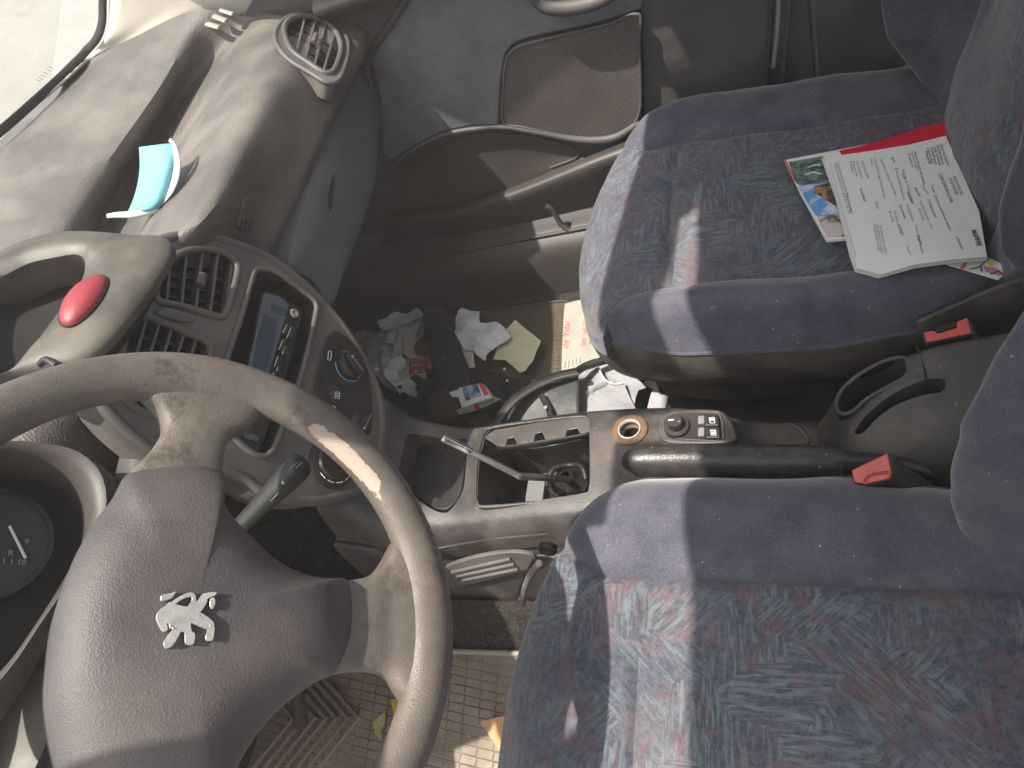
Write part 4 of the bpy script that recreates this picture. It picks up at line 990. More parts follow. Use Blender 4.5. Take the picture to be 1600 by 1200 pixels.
    def bh(z, y, ww, ss):
        ay = abs(y); e = ww - ay
        prot = max(0, bx(z) - lead(z, y)) * math.exp(-((ay - (ww - .030)) / .046) ** 2)
        roll = .10 * max(0, 1 - e / .028) ** 2.4
        cush = .018 * math.cos(min(1, ay / ss) * math.pi / 2) + .010 * math.exp(-((z - .36) / .06) ** 2)
        wr = .004 * noise.noise(Vector((z * 9 + seedv, y * 8, 5))) + .0025 * noise.noise(Vector((z * 22 + seedv, y * 24, 9)))
        return bx(z) - prot + roll - cush + .004 * math.exp(-((ay - ss) / .006) ** 2) + wr
    def bstrip(name, nv, mt, sgn):
        rows = []
        for z in zs:
            ww, ss = bw(z), bs(z); r = []
            for k in range(nv + 1):
                t = k / nv
                if sgn == 0: y = -ss + 2 * ss * t
                else: y = sgn * (ss + (ww - ss) * (1 - (1 - t) ** 1.5))
                r.append(Vector((bh(z, y, ww, ss), cy + y, z)))
            if sgn: 
                for q in (.02, .05, .09, .12): r.append(Vector((bh(z, sgn * ww, ww, ss) + q, cy + sgn * (ww - .01 * q / .1), z)))
            rows.append(r)
        vs, fs = grid(rows); return mesh(name, vs, fs, mt, seat)
    bstrip('backrest', 30, M['fabric'], 0); bstrip('backrest_bolster', 24, M['velour'], 1); bstrip('backrest_bolster', 24, M['velour'], -1)
    return seat
ps = build_seat('patterned blue passenger seat carrying a stack of papers', .350, -.012, 1, 1.3, 'front seats of the car')
ds = build_seat('patterned blue driver seat nearest the camera with sunlit stripe', -.352, -.024, -1, 6.1, 'front seats of the car')
# seat slide and adjuster beside the driver seat
rail = thing('seat_rail', (.40, -.10, .1), 'pale grey seat slide plate showing behind the driver seat cushion', 'seat rail')
prism('rail_plate', Us([(1480, 765), (1510, 752), (1545, 790), (1575, 850), (1545, 850)], 'z', .17), (0, 0, -.01), flat('pale_steel', (.34, .33, .30), .5, bs=.2, bsc=60, var=.3), rail, bevel=.002)
tube('rail_slot', Us([(1482, 772), (1512, 762)], 'z', .172), .004, M['void'], rail, n=6)
lev = thing('seat_adjuster_lever', U(815, 930, 'y', -.16), 'curved pale grey lever with coiled spring at the driver seat corner', 'seat lever')
tube('lever_bar', [U(a, b_, 'y', -.165) for a, b_ in [(842, 880), (832, 893), (824, 908), (818, 926), (816, 944)]], .0042, flat('grey_lever', (.17, .155, .14), .5, var=.4), lev, sm=4, n=10)
pts = []
for k in range(150):
    t = k / 149; p = U(836 - 34 * t + 8 * t * t, 876 + 62 * t, 'y', -.160); a = k * .9
    pts.append(p + Vector((.003 * math.cos(a), .001, .003 * math.sin(a))))
tube('coil_spring', pts, .0008, M['black'], lev, n=5)
disc('pivot_cap', U(856, 858, 'y', -.14), (0, -1, .1), .014, M['black'], lev, prof=[(.011, -.004), (.011, .003), (.008, .005), (0, .005)])

# =================================================================== SEAT BELT BUCKLES
def buckle(name, label, face_px, z, body_dir, N):
    t = thing(name, U(*face_px[0], 'z', z), label, 'seat belt buckle', 'red seat belt buckles')
    P0 = U(*face_px[0], 'z', z); N = Vector(N).normalized()
    o = [UP(a, b_, P0, N) for a, b_ in face_px]; c = sum(o, Vector()) / len(o)
    prism('buckle_body', [c + (p - c) * 1.10 - N * .0015 for p in o], Vector(body_dir), M['black'], t, bevel=.003)
    prism('release_button', o, -N * .006, M['buckle'], t, bevel=.0012)
    return t, c, N, P0
t, c, N, P0 = buckle('seat_belt_buckle', 'red seat belt buckle standing beside the driver seat', [(1330, 735), (1386, 708), (1393, 738), (1390, 748), (1352, 757), (1334, 754)], .33, (.03, .0, -.06), (-.25, -.45, .75))
tube('button_dimple', [UP(1350, 752, P0, N, .0006), UP(1362, 742, P0, N, .0006), UP(1388, 738, P0, N, .0006)], .0016, flat('buckle_dark_red', (.25, .03, .03), .5), t, n=6, sm=3)
t, c, N, P0 = buckle('seat_belt_buckle', 'red seat belt buckle with open slot beside the passenger seat', [(1443, 519), (1460, 516), (1464, 521), (1494, 512), (1494, 503), (1511, 496), (1518, 521), (1447, 535)], .30, (.02, .0, -.06), (-.2, -.35, .8))
prism('tongue_slot', [UP(a, b_, P0, N, .001) for a, b_ in [(1462, 511), (1492, 502), (1495, 510), (1465, 519)]], -N * .012, M['void'], t)
# buckle stalk boots beside the rear console
bm_ = thing('buckle_stalk', U(1415, 740, 'z', .22), 'black webbing stalk holding the driver buckle', 'buckle stalk')
patch('stalk_sleeve', [[U(1388, 712, 'z', .29), U(1400, 720, 'z', .28), U(1440, 745, 'z', .25), U(1465, 765, 'z', .23)], [U(1392, 752, 'z', .27), U(1405, 755, 'z', .26), U(1435, 763, 'z', .24), U(1460, 770, 'z', .22)]], M['black'], bm_, solid=.004)
# console panel between the passenger seat and rear console
pn = thing('seat_side_trim', (.46, .12, .2), 'dark moulded side trim behind the passenger buckle', 'seat trim')
patch('trim_panel', [[U(1430, 500, 'z', .29), U(1480, 478, 'z', .30), U(1545, 450, 'z', .32), U(1600, 430, 'z', .34)], [U(1440, 530, 'z', .26), U(1490, 505, 'z', .27), U(1550, 480, 'z', .29), U(1610, 460, 'z', .30)], [U(1450, 560, 'z', .20), U(1500, 545, 'z', .21), U(1560, 525, 'z', .22), U(1620, 500, 'z', .24)]], M['console2'], pn, solid=.004)

# =================================================================== PASSENGER DOOR
door = thing('passenger_door', (.0, .68, .3), 'passenger door with blue grey insert, perforated speaker grille and pocket', 'car door')
DY = .672
def D(a, b_, y=DY): return U(a, b_, 'y', y)
# main panel skin
patch('door_panel', [[Vector((x, DY + .004, z)) for x in (-.80, -.45, -.1, .1, .352)] for z in (.62, .52, .42, .32, .22, .12)], M['door_p'], door, nu=4, nv=3)
# upper roll (window sill)
patch('door_sill_top', [[Vector((x, DY - .02, .60)) for x in (-.38, -.1, .1, .345)], [Vector((x, DY - .045, .635)) for x in (-.38, -.1, .1, .345)], [Vector((x, DY + .02, .66)) for x in (-.38, -.1, .1, .345)]], M['door_p'], door)
prism('mirror_sail', [D(a, b_, .692) for a, b_ in [(370, 45), (430, -70), (690, -70), (645, -5), (600, 55), (575, 95), (555, 90), (500, 75), (430, 60)]], (0, .012, 0), M['door_p'], door, bevel=.003)
# blue insert
ins = [(640, -25), (700, -40), (860, -40), (1010, -30), (1003, 14), (960, 28), (900, 44), (840, 56), (805, 66), (790, 84), (783, 120), (780, 170), (778, 196), (740, 196), (690, 206), (640, 232), (612, 250), (600, 240), (600, 190), (590, 130), (580, 95), (586, 70), (610, 35)]
prism('door_insert', [D(a, b_, DY - .006) for a, b_ in ins], (0, .012, 0), M['door_fab'], door, bevel=.003)
# speaker grille
spk = [(787, 192), (786, 150), (788, 112), (795, 86), (812, 72), (850, 62), (900, 50), (950, 38), (998, 22), (999, 60), (1001, 120), (1001, 165), (994, 188), (975, 206), (945, 215), (905, 216), (860, 208), (815, 198)]
so = cr([D(a, b_, DY - .010) for a, b_ in spk], 4, True)
gm = NB('speaker_mesh'); q = gm.b
vo = gm.n('ShaderNodeTexVoronoi'); 
mpn = gm.map((235, 235, 235)); 
# hexagonal perforation: two offset square lattices
sx = gm.n('ShaderNodeSeparateXYZ'); gm.put(sx.inputs[0], gm.tc)
P_ = .0047
def lat(off):
    u = gm.math('SUBTRACT', gm.math('FRACT', gm.math('ADD', gm.math('DIVIDE', sx.outputs[0], P_), off)), .5)
    v = gm.math('SUBTRACT', gm.math('FRACT', gm.math('ADD', gm.math('DIVIDE', sx.outputs[2], P_ * 1.732), off)), .5)
    v = gm.math('MULTIPLY', v, 1.732)
    return gm.math('ADD', gm.math('MULTIPLY', u, u), gm.math('MULTIPLY', v, v))
dmin = gm.math('MINIMUM', lat(0), lat(.5))
holef = gm.math('LESS_THAN', dmin, .085)
gm.put(q.inputs['Base Color'], gm.mix(holef, gm.mix(gm.ramp(gm.noise(12, 5), .35, .65), (.105, .090, .083), (.15, .13, .12)), (.012, .010, .009)))
q.inputs['Roughness'].default_value = .45
gm.put(q.inputs['Normal'], gm.bump(holef, -.8, .001))
sp_ = prism('speaker_grille', so, (0, .012, 0), gm.m, door, bevel=.003)
tube('grille_rim', so, .0028, M['door_p'], sp_, closed=True, n=8)
# door pocket: recess, upper lip, lower rolled ledge
patch('pocket_back', [[D(615, 262, DY - .002), D(700, 212, DY - .002), D(790, 203, DY - .002), D(870, 215, DY - .002), D(915, 236, DY - .002)],
                      [D(625, 300, DY + .000), D(700, 262, DY + .000), D(790, 245, DY), D(860, 245, DY), D(910, 244, DY)],
                      [D(620, 345, DY - .01), D(700, 330, DY - .01), D(790, 305, DY - .01), D(860, 280, DY - .01), D(915, 250, DY - .01)]], M['door_dark'], door, nu=4, nv=5)
tube('pocket_lip', [D(a, b_, DY - .010) for a, b_ in [(590, 330), (606, 275), (640, 238), (690, 212), (745, 201), (790, 199), (840, 207), (890, 216), (930, 219), (965, 213), (1000, 190)]], [.003, .004, .0048, .005, .005, .005, .0055, .0065, .0075, .0075, .005], M['door_p'], door, sm=4, n=10)
# lens shaped inner line
tube('pocket_inner_line', [D(a, b_, DY - .004) for a, b_ in [(636, 262), (690, 228), (745, 212), (800, 211), (850, 219), (890, 230), (903, 238), (898, 248), (860, 262)]], .0022, M['door_dark'], door, sm=4, n=8)
ledge = [[(600, 330, .670), (700, 322, .660), (790, 296, .655), (860, 268, .655), (930, 240, .655), (1000, 212, .66)],
         [(606, 338, .640), (700, 330, .632), (790, 303, .628), (860, 276, .628), (930, 248, .628), (1000, 222, .635)],
         [(606, 350, .632), (700, 344, .625), (790, 318, .620), (860, 292, .620), (930, 266, .620), (1000, 240, .625)],
         [(600, 372, .645), (690, 372, .640), (790, 352, .635), (860, 330, .635), (930, 300, .635), (1000, 270, .64)],
         [(590, 395, .660), (690, 400, .655), (790, 385, .652), (860, 362, .652), (930, 335, .652), (1000, 300, .655)]]
patch('pocket_ledge', [[D(a, b_, y) for a, b_, y in r] for r in ledge], M['door_dark'], door, nu=5, nv=5)
# worn scuffs catching light on the ledge
# pull handle at the upper edge
tube('pull_handle', [D(830, -12, DY - .035), D(842, 2, DY - .03), D(862, 12, DY - .03), D(900, 11, DY - .03), D(935, 2, DY - .03), D(960, -10, DY - .035)], [.010, .011, .012, .012, .011, .010], M['door_p'], door, sm=4, n=12)
# panel seam right of the speaker
tube('panel_seam', [D(1000, -20, DY - .001), D(1000, 10, DY - .001), D(1003, 90, DY - .001), D(1005, 180, DY - .001)], .0018, M['void'], door, sm=3, n=6)
tube('panel_edge', [D(1205, -40, DY - .002), D(1204, 30, DY - .002), D(1200, 90, DY - .002), D(1196, 150, DY - .002)], .004, M['door_dark'], door, sm=3, n=8)
# sill and kick panel below the door
sill = thing('door_sill_trim', (0, .62, .06), 'dark plastic sill trim along the floor beneath the passenger door', 'sill trim')
patch('sill_panel', [[Vector((x, y, z)) for x in (-.95, -.6, -.2, 0, .3, .7)] for y, z in ((.70, .16), (.668, .14), (.63, .125), (.60, .115), (.575, .09), (.565, .04), (.56, -.01))], M['dash_dark'], sill, nu=4, nv=4)
tube('sill_edge', [Vector((x, .598, .117)) for x in (-.6, -.3, 0, .3, .7)], .004, M['dash_dark'], sill, n=8)
sst = thing('door_check_strap', U(880, 345, 'y', .64), 'worn pale cable loop hanging under the passenger door ledge', 'cable loop')
tube('loop_cable', [U(a, b_, 'y', .60) for a, b_ in [(852, 322), (862, 326), (868, 336), (878, 352), (895, 362), (910, 360)]], .0055, M['hood'], sst, sm=4, n=8)
# B pillar trim and rear side panel
bp = thing('side_pillar_trim', (.45, .69, .3), 'dark fabric textured side trim behind the passenger door', 'side trim')
patch('trim_skin', [[Vector((x, y, z)) for x, y in ((.335, .69), (.353, .684), (.362, .676), (.38, .67), (.55, .67), (.75, .66), (.95, .64))] for z in (.70, .5, .3, .1)], M['door_p'], bp, nu=4, nv=4)
tube('weather_strip', [U(1217, -45, 'y', .675), U(1216, 20, 'y', .675), U(1213, 60, 'y', .675), U(1208, 105, 'y', .675)], .0042, flat('pale_weather_strip', (.30, .29, .27), .4), bp, sm=3, n=8)
tube('trim_seam', [U(1234, -45, 'y', .668), U(1232, 30, 'y', .668), U(1228, 80, 'y', .668), U(1222, 130, 'y', .668)], .003, M['door_p'], bp, sm=3, n=8)
sb = thing('seat_belt', (.5, .66, .3), 'brownish grey seat belt strap lying between passenger seat and side trim', 'seat belt')
patch('belt_strap', [[U(1318, 138, 'y', .625), U(1360, 124, 'y', .63), U(1400, 110, 'y', .64), U(1425, 90, 'y', .65), U(1440, 60, 'y', .655)], [U(1345, 144, 'y', .622), U(1375, 138, 'y', .625), U(1412, 126, 'y', .632), U(1432, 108, 'y', .64), U(1450, 80, 'y', .65)]], flat('belt_webbing', (.20, .165, .14), .8, bs=.3, bsc=200, var=.3), sb, solid=.0015, nu=2, nv=5)

# =================================================================== PAPERS ON THE PASSENGER SEAT
PP, PNN = Vector((.40, .30, .323)), Vector((.05, .03, 1)).normalized()
def PA(a, b_, off=0): return UP(a, b_, PP, PNN, off)
def sheet(name, px, off, mt, parent=None, th=.0012, jig=.0):
    return prism(name, [PA(a, b_, off) for a, b_ in px], -PNN * th, mt, parent, bevel=0)
mag = thing('magazine', PA(1290, 300), 'colourful printed magazine under the insurance papers on the passenger seat', 'magazine')
magw = [(1226, 250), (1300, 236), (1400, 216), (1420, 300), (1425, 370), (1330, 372), (1291, 375), (1250, 300)]
sheet('magazine_cover', magw, .004, M['paper'], mag, th=.004)
def pic(name, c1, c2, sc, c3=None, th=(.45, .55)):
    b = NB(name); c = b.mix(b.ramp(b.noise(sc, 5, .6), *th), c1, c2)
    if c3: c = b.mix(b.ramp(b.noise(sc * .7, 4, .6, b.map((1, 1, 1), (.5, .2, .9))), .52, .56), c, c3)
    b.put(b.b.inputs['Base Color'], c); b.b.inputs['Roughness'].default_value = .35; return b.m
sheet('picture', [(1232, 253), (1290, 243), (1305, 285), (1250, 290), (1243, 284)], .0046, pic('photo_dark_green', (.03, .06, .05), (.14, .19, .17), 90), mag, th=.0004)
sheet('picture', [(1246, 290), (1310, 282), (1330, 330), (1310, 335), (1275, 337), (1270, 330)], .0046, pic('photo_blue_sky', (.10, .26, .50), (.45, .52, .60), 45), mag, th=.0004)
sheet('picture', [(1272, 291), (1300, 284), (1318, 320), (1311, 325), (1290, 312), (1278, 304), (1272, 302)], .0050, pic('photo_tan_figure', (.34, .18, .07), (.05, .035, .03), 110), mag, th=.0004)
sheet('picture', [(1276, 338), (1312, 333), (1330, 340), (1335, 368), (1292, 371)], .0046, pic('photo_pale_stone', (.45, .40, .38), (.10, .09, .09), 60, th=(.55, .6)), mag, th=.0004)
for p, q in (((1262, 262), (1282, 258)), ((1258, 273), (1284, 272))):
    tube('picture_figure', [PA(*p, .0054), PA((p[0] + q[0]) / 2, p[1] - 4, .0054), PA(*q, .0054)], .0012, M['paper_b'], mag, n=6)
tube('magazine_edge', [PA(1227, 251, .003), PA(1243, 284, .003)], .0016, M['inkr'], mag, n=6)
fol = thing('red_folder', PA(1400, 210), 'glossy red plastic folder sticking out behind the papers on the passenger seat', 'folder')
prism('folder_cover', [PA(a, b_, .0065) for a, b_ in [(1311, 235), (1350, 226), (1400, 212), (1440, 198), (1480, 188), (1560, 180), (1580, 260), (1500, 290), (1340, 280)]], -PNN * .0035, M['red'], fol, bevel=.001)
prism('white_insert', [PA(a, b_, .0055) for a, b_ in [(1285, 240), (1312, 235), (1330, 262), (1292, 266)]], -PNN * .001, M['paper'], fol)
crd = thing('illustrated_card', PA(1530, 415), 'small white card with coloured drawing sticking out under the papers', 'card')
prism('card_sheet', [PA(a, b_, .003) for a, b_ in [(1470, 410), (1540, 400), (1580, 420), (1560, 437), (1483, 414)]], -PNN * .0012, M['paper'], crd)
for px, mt in (([(1503, 412), (1512, 408), (1507, 420), (1500, 420)], M['inkr']), ([(1543, 408), (1552, 404), (1555, 412), (1547, 416)], flat('card_yellow', (.6, .42, .06), .6)), ([(1537, 416), (1556, 419), (1572, 428), (1560, 430), (1540, 424)], flat('card_pink', (.45, .18, .24), .6))):
    prism('printed_shape', [PA(a, b_, .0036) for a, b_ in px], -PNN * .0005, mt, crd)
for a in (((1515, 421), (1530, 417), (1540, 408), (1548, 402)), ((1532, 416), (1534, 424)), ((1548, 428), (1560, 424), (1568, 430))):
    tube('printed_line', [PA(*q, .0038) for q in a], .0007, M['inkd'], crd, n=5)
doc = thing('insurance_papers', PA(1420, 320), 'folded white insurance papers with black print on top of the passenger seat pile', 'document')
base_px = [(1288, 247), (1310, 243), (1360, 236), (1420, 226), (1478, 212), (1494, 250), (1530, 330), (1542, 400), (1490, 404), (1430, 412), (1376, 428), (1355, 422), (1340, 418), (1332, 395), (1310, 310)]
for i in range(9):
    j = random.Random(i); dx, dy = (8 - i) * -.5 + j.uniform(-1.2, 1.2), (8 - i) * .75 + j.uniform(-1, 1)
    col = M['paper'] if i % 2 else M['paper_b']
    rowsd = []
    pxs = [(a + (dx if a < 1400 else 0), b_ + (dy if b_ > 390 else dy * .2)) for a, b_ in base_px]
    prism('paper_sheet', [PA(a, b_, .0075 + i * .0011 + (.003 if b_ > 395 and a < 1400 else 0) * 0) for a, b_ in pxs], -PNN * .0007, M['paper'], doc)
TZ = .0075 + 8 * .0011 + .0004
# text columns: lines run down the picture (from upper left to lower right), letter tops towards the seat back
dline = (PA(1530, 390, TZ) - PA(1500, 250, TZ)).normalized()     # reading direction
dtop = (PA(1500, 300, TZ) - PA(1420, 312, TZ)).normalized()
def T_(s, a, b_, a2, b2, h, mt='ink', nm='printed_line', thick=0):
    p, q = PA(a, b_, TZ), PA(a2, b2, TZ)
    return text(nm, s, p, q - p, dtop, h, M[mt], doc, off=.0003, width=(q - p).length, thick=thick)
T_('MAPFRE', 1517, 360, 1527, 385, .0052, 'inkd', 'printed_name', .02)
T_('POLIZA DE SEGURO', 1488, 276, 1501, 305, .0033, 'inkd'); T_('DE AUTOMOVILES', 1482, 279, 1493, 304, .0033, 'inkd')
T_('CONDICIONES PARTICULARES', 1466, 272, 1485, 317, .0036, 'inkd')
for i, (s_, a, b_, a2, b2) in enumerate((('Oficina de Atencion', 1468, 225, 1480, 259), ('Avenida General', 1463, 227, 1472, 257), ('Calle Principal', 1458, 229, 1467, 258), ('Telefono', 1453, 230, 1461, 257), ('Correo Fax', 1448, 231, 1455, 256), ('Madrid', 1445, 237, 1451, 256))):
    T_(s_, a, b_, a2, b2, .0030, 'inkd')
cols_ = [(1428, 237, 1443, 290), (1423, 238, 1432, 266), (1418, 240, 1425, 262), (1453, 290, 1459, 302), (1459, 305, 1483, 360), (1440, 292, 1449, 304), (1449, 312, 1460, 340), (1428, 294, 1436, 307), (1436, 315, 1455, 358), (1434, 326, 1442, 344),
         (1409, 266, 1425, 318), (1407, 272, 1413, 281), (1398, 262, 1411, 312), (1392, 246, 1397, 254), (1416, 300, 1424, 318), (1405, 320, 1413, 342), (1416, 320, 1425, 346), (1396, 330, 1406, 366), (1403, 351, 1410, 368), (1432, 368, 1438, 382), (1415, 384, 1421, 398), (1429, 352, 1440, 396), (1374, 247, 1398, 305), (1365, 248, 1381, 310), (1359, 248, 1362, 258), (1367, 315, 1370, 326), (1345, 252, 1356, 280), (1337, 252, 1346, 280), (1331, 252, 1338, 276), (1327, 252, 1331, 270), (1343, 295, 1350, 315), (1364, 350, 1372, 392), (1369, 352, 1377, 396), (1374, 353, 1383, 398), (1307, 254, 1321, 300), (1303, 256, 1326, 336), (1321, 302, 1330, 335), (1493, 370, 1502, 390), (1388, 330, 1394, 348)]
words = ['Numero de poliza del contrato', 'Tomador del seguro', 'Datos', 'Titular', 'Direccion y poblacion del tomador', 'Fecha', 'Codigo postal', 'Ramo', 'Vehiculo asegurado y marca', 'Matricula', 'Periodo de cobertura anual', 'Clase', 'Duracion', 'Efecto', 'Modalidad', 'Garantias', 'Importe', 'Descripcion de primas', 'Total', 'Pagos', 'Cuenta', 'Recibo anual con impuestos', 'Conductor habitual declarado', 'Domicilio del conductor', 'Nota', 'Edad', 'Observaciones legales', 'Condiciones generales', 'Firma', 'Sello', 'Entidad', 'El tomador declara conocer', 'las condiciones y acepta', 'los limites del contrato', 'Documento firmado', 'Este contrato se rige por la ley', 'Ejemplar', 'cliente', 'Iva']
for (c, s_) in zip(cols_, words): T_(s_, c[0], c[1], c[2], c[3], .0028, 'inkd' if (c[0] * 7 + c[1]) % 3 == 0 else 'ink')
tube('ruled_line', [PA(1296, 254, TZ + .0002), PA(1314, 320, TZ + .0002), PA(1337, 402, TZ + .0002)], .0002, M['ink'], doc, n=4)

# =================================================================== PASSENGER FOOTWELL
pm = thing('passenger_floor_mat', (-.25, .36, .0), 'dark brown rubber mat with small squares in the passenger footwell', 'floor mat')
pmp = rcorner([tuple(U(748, 470, 'z', .004)[:2]), tuple(U(882, 434, 'z', .004)[:2]), tuple(U(880, 575, 'z', .004)[:2]), tuple(U(740, 660, 'z', .004)[:2])], .06)
q4 = cr([Vector((a, b_, .006)) for a, b_ in rcorner([(-.62, .16), (-.62, .52), (-.135, .52), (-.125, .14)], .05)], 1, True)
prism('mat_sheet', q4, (0, 0, -.006), M['mat_p'], pm)
tube('mat_rim', [p + Vector((0, 0, .002)) for p in q4], .003, M['mat_p'], pm, closed=True, n=6)
def F(px, z): return [U(a, b_, 'z', z) for a, b_ in px]
def litter(name, label, cat, px, z, mt, crease=0.004, seed=0, group=None, grid_n=14, part='paper_sheet', th=.0008, tilt=(0, 0)):
    """crumpled sheet: the outline is filled with a fine triangulation and creased"""
    o = [U(a, b_, 'z', z) for a, b_ in px]; c = sum(o, Vector()) / len(o)
    t = thing(name, c, label, cat, group)
    t2 = crumple(part, o, mt, t, crease, seed, th, tilt); return t
def crumple(part, o, mt, parent, crease, seed, th=.0008, tilt=(0, 0)):
    c = sum(o, Vector()) / len(o)
    bm = bmesh.new(); vs = [bm.verts.new(p) for p in o]; f = bm.faces.new(vs)
    bmesh.ops.triangulate(bm, faces=[f])
    for _ in range(4):
        el = [e for e in bm.edges if e.calc_length() > .008]
        if not el: break
        bmesh.ops.subdivide_edges(bm, edges=el, cuts=1); bmesh.ops.triangulate(bm, faces=bm.faces[:])
    rnd = random.Random(seed); dirs = [(rnd.uniform(0, math.pi), rnd.uniform(80, 190), rnd.uniform(0, 6)) for _ in range(4)]
    for v in bm.verts:
        p = v.co; z = 0
        for a, fr, ph in dirs:
            u = (p.x * math.cos(a) + p.y * math.sin(a)) * fr + ph + 1.5 * noise.noise(p * 12 + Vector((seed, 0, 0)))
            z += abs((u / math.pi) % 2 - 1) - .5
        v.co.z += crease * z + (p.x - c.x) * tilt[0] + (p.y - c.y) * tilt[1]
    vs2 = [v.co.copy() for v in bm.verts]; bm.verts.index_update(); fs2 = [tuple(v.index for v in f.verts) for f in bm.faces]; bm.free()
    return mesh(part, vs2, fs2, mt, parent, smooth=False, solid=th)
litter('paper_envelope', 'large open white envelope lying leftmost in the passenger footwell', 'envelope', [(572, 545), (592, 520), (612, 500), (640, 494), (664, 492), (672, 560), (678, 590), (668, 612), (645, 628), (628, 622), (596, 598), (580, 570)], .030, M['paper_g'], .004, 1)
litter('folded_leaflet', 'pinkish white folded leaflet on the envelope in the footwell', 'leaflet', [(607, 500), (640, 494), (662, 493), (660, 510), (640, 522), (622, 536), (597, 536)], .040, flat('pinkish_paper', (.47, .42, .41), .8), .003, 2)
litter('bluish_leaflet', 'narrow pale blue leaflet folded over the white envelope', 'leaflet', [(623, 506), (660, 502), (652, 518), (630, 540), (628, 568), (612, 565), (616, 540), (624, 524)], .044, M['paper_b'], .0012, 3)
litter('beige_receipt', 'small beige receipt lying beside the dark round disc', 'receipt', [(630, 520), (648, 516), (652, 540), (660, 558), (648, 560), (640, 560), (631, 552)], .048, flat('beige_paper', (.50, .44, .36), .8), .0008, 4)
litter('torn_paper', 'torn greyish paper sheet at the far edge of the footwell pile', 'paper', [(590, 505), (622, 488), (655, 484), (668, 496), (640, 503), (612, 512), (598, 520)], .055, M['paper_b'], .006, 31)
litter('crumpled_wrapper', 'crumpled white wrapper beside the red labelled folder', 'wrapper', [(600, 560), (618, 552), (632, 560), (630, 580), (636, 598), (618, 606), (604, 592), (596, 575)], .050, M['paper'], .008, 32)
litter('receipt_strip', 'long pale receipt strip lying over the lower part of the envelope', 'receipt', [(612, 600), (640, 592), (652, 600), (648, 622), (630, 622)], .048, M['paper_g'], .005, 33)
disc_t = thing('round_disc', U(662, 540, 'z', .052), 'flat dark brown round disc half under the black strap', 'disc')
disc('disc_plate', U(664, 540, 'z', .052), (0, 0, 1), .022, flat('brown_disc', (.07, .06, .05), .5), disc_t, prof=[(.024, 0), (.024, .003), (0, .003)])
pol = thing('policy_folder', U(655, 590, 'z', .034), 'white policy folder with a red label in the passenger footwell', 'folder')
o = F([(627, 560), (668, 556), (679, 585), (672, 606), (648, 627), (628, 622)], .036)
crumple('folder_cover', o, M['paper_g'], pol, .0012, 5)
lb = F([(639, 566), (668, 562), (669, 581), (639, 585)], .0385)
prism('red_label', lb, (0, 0, -.0012), flat('red_label_print', (.40, .02, .03), .6), pol)
dx = (lb[1] - lb[0]).normalized(); dy_ = (lb[0] - lb[3])
text('label_word', 'Póliz', U(642, 574, 'z', .0395), dx, dy_, .0078, M['paper'], pol, off=.0005, width=(lb[1] - lb[0]).length * .66, thick=.01)
text('label_word', 'de A', U(645.5, 583, 'z', .0395), dx, dy_, .0074, M['paper'], pol, off=.0005, width=(lb[1] - lb[0]).length * .58, thick=.01)
bg_ = litter('plastic_bag', 'crumpled clear plastic bag beside the heater panel in the footwell', 'plastic bag', [(556, 524), (575, 518), (600, 517), (604, 530), (594, 548), (590, 570), (592, 590), (578, 585), (565, 570), (556, 550)], .05, M['film'], .006, 6, part='bag_film')
strap = thing('black_umbrella', U(700, 540, 'z', .06), 'folded black umbrella lying across the passenger footwell', 'umbrella')
blk = flat('black_cloth', (.010, .010, .011), .8, bs=.6, bsc=40)
tube('folded_canopy', [U(676, 478, 'z', .06), U(680, 500, 'z', .065), U(690, 530, 'z', .068), U(700, 560, 'z', .068), U(712, 590, 'z', .065), U(722, 625, 'z', .05)], [.020, .027, .030, .031, .030, .024], blk, strap, sm=4, n=18, flat=.5, up=(0, 0, 1))
tube('canopy_tie', [U(661, 488, 'z', .07), U(676, 484, 'z', .085), U(692, 488, 'z', .07)], .003, M['black'], strap, sm=3, n=8)
bag = thing('dark_cloth_bag', U(700, 620, 'z', .05), 'black crumpled cloth bag on the footwell floor beside the console', 'bag')
bo = [(588, 640), (612, 612), (632, 600), (652, 583), (675, 576), (700, 574), (730, 575), (760, 580), (800, 590), (840, 600), (860, 615), (850, 650), (800, 668), (740, 672), (680, 672), (620, 660)]
crumple('bag_cloth', cr([U(a, b_, 'z', .045) for a, b_ in bo], 2, True), blk, bag, .012, 8, .002)
bag2 = thing('brown_cloth_pouch', U(680, 620, 'z', .07), 'dark brown limp pouch lying on the black bag', 'pouch')
crumple('pouch_cloth', cr([U(a, b_, 'z', .068) for a, b_ in [(668, 622), (684, 608), (702, 608), (718, 622), (722, 645), (700, 655), (676, 650)]], 2, True), flat('brown_cloth', (.035, .024, .022), .9, bs=.5, bsc=40), bag2, .006, 9, .002)
ts = thing('crumpled_tissue', U(745, 520, 'z', .06), 'white crumpled paper tissue beside the yellow note on the mat', 'tissue')
to = F([(712, 498), (716, 486), (722, 481), (738, 483), (750, 488), (749, 503), (776, 504), (788, 512), (799, 526), (792, 532), (772, 540), (757, 562), (746, 556), (742, 550), (724, 546), (718, 534), (709, 517)], .05)
crumple('tissue_sheet', to, flat('white_tissue', (.66, .66, .66), .9, bs=.2, bsc=60), ts, .0065, 11)
yn = thing('yellow_note', U(815, 545, 'z', .035), 'pale yellow square note lying on the brown rubber mat', 'note')
crumple('note_sheet', F([(807, 503), (846, 534), (834, 562), (822, 580), (812, 582), (800, 570), (790, 562), (770, 560), (776, 541), (794, 533), (792, 515)], .035), M['yellow'], yn, .0022, 12, tilt=(.05, .05))
rc_ = litter('small_receipt', 'small white receipt with red print under the tissue', 'receipt', [(722, 545), (740, 548), (741, 566), (743, 574), (729, 575), (726, 560)], .042, M['paper'], .0008, 13)
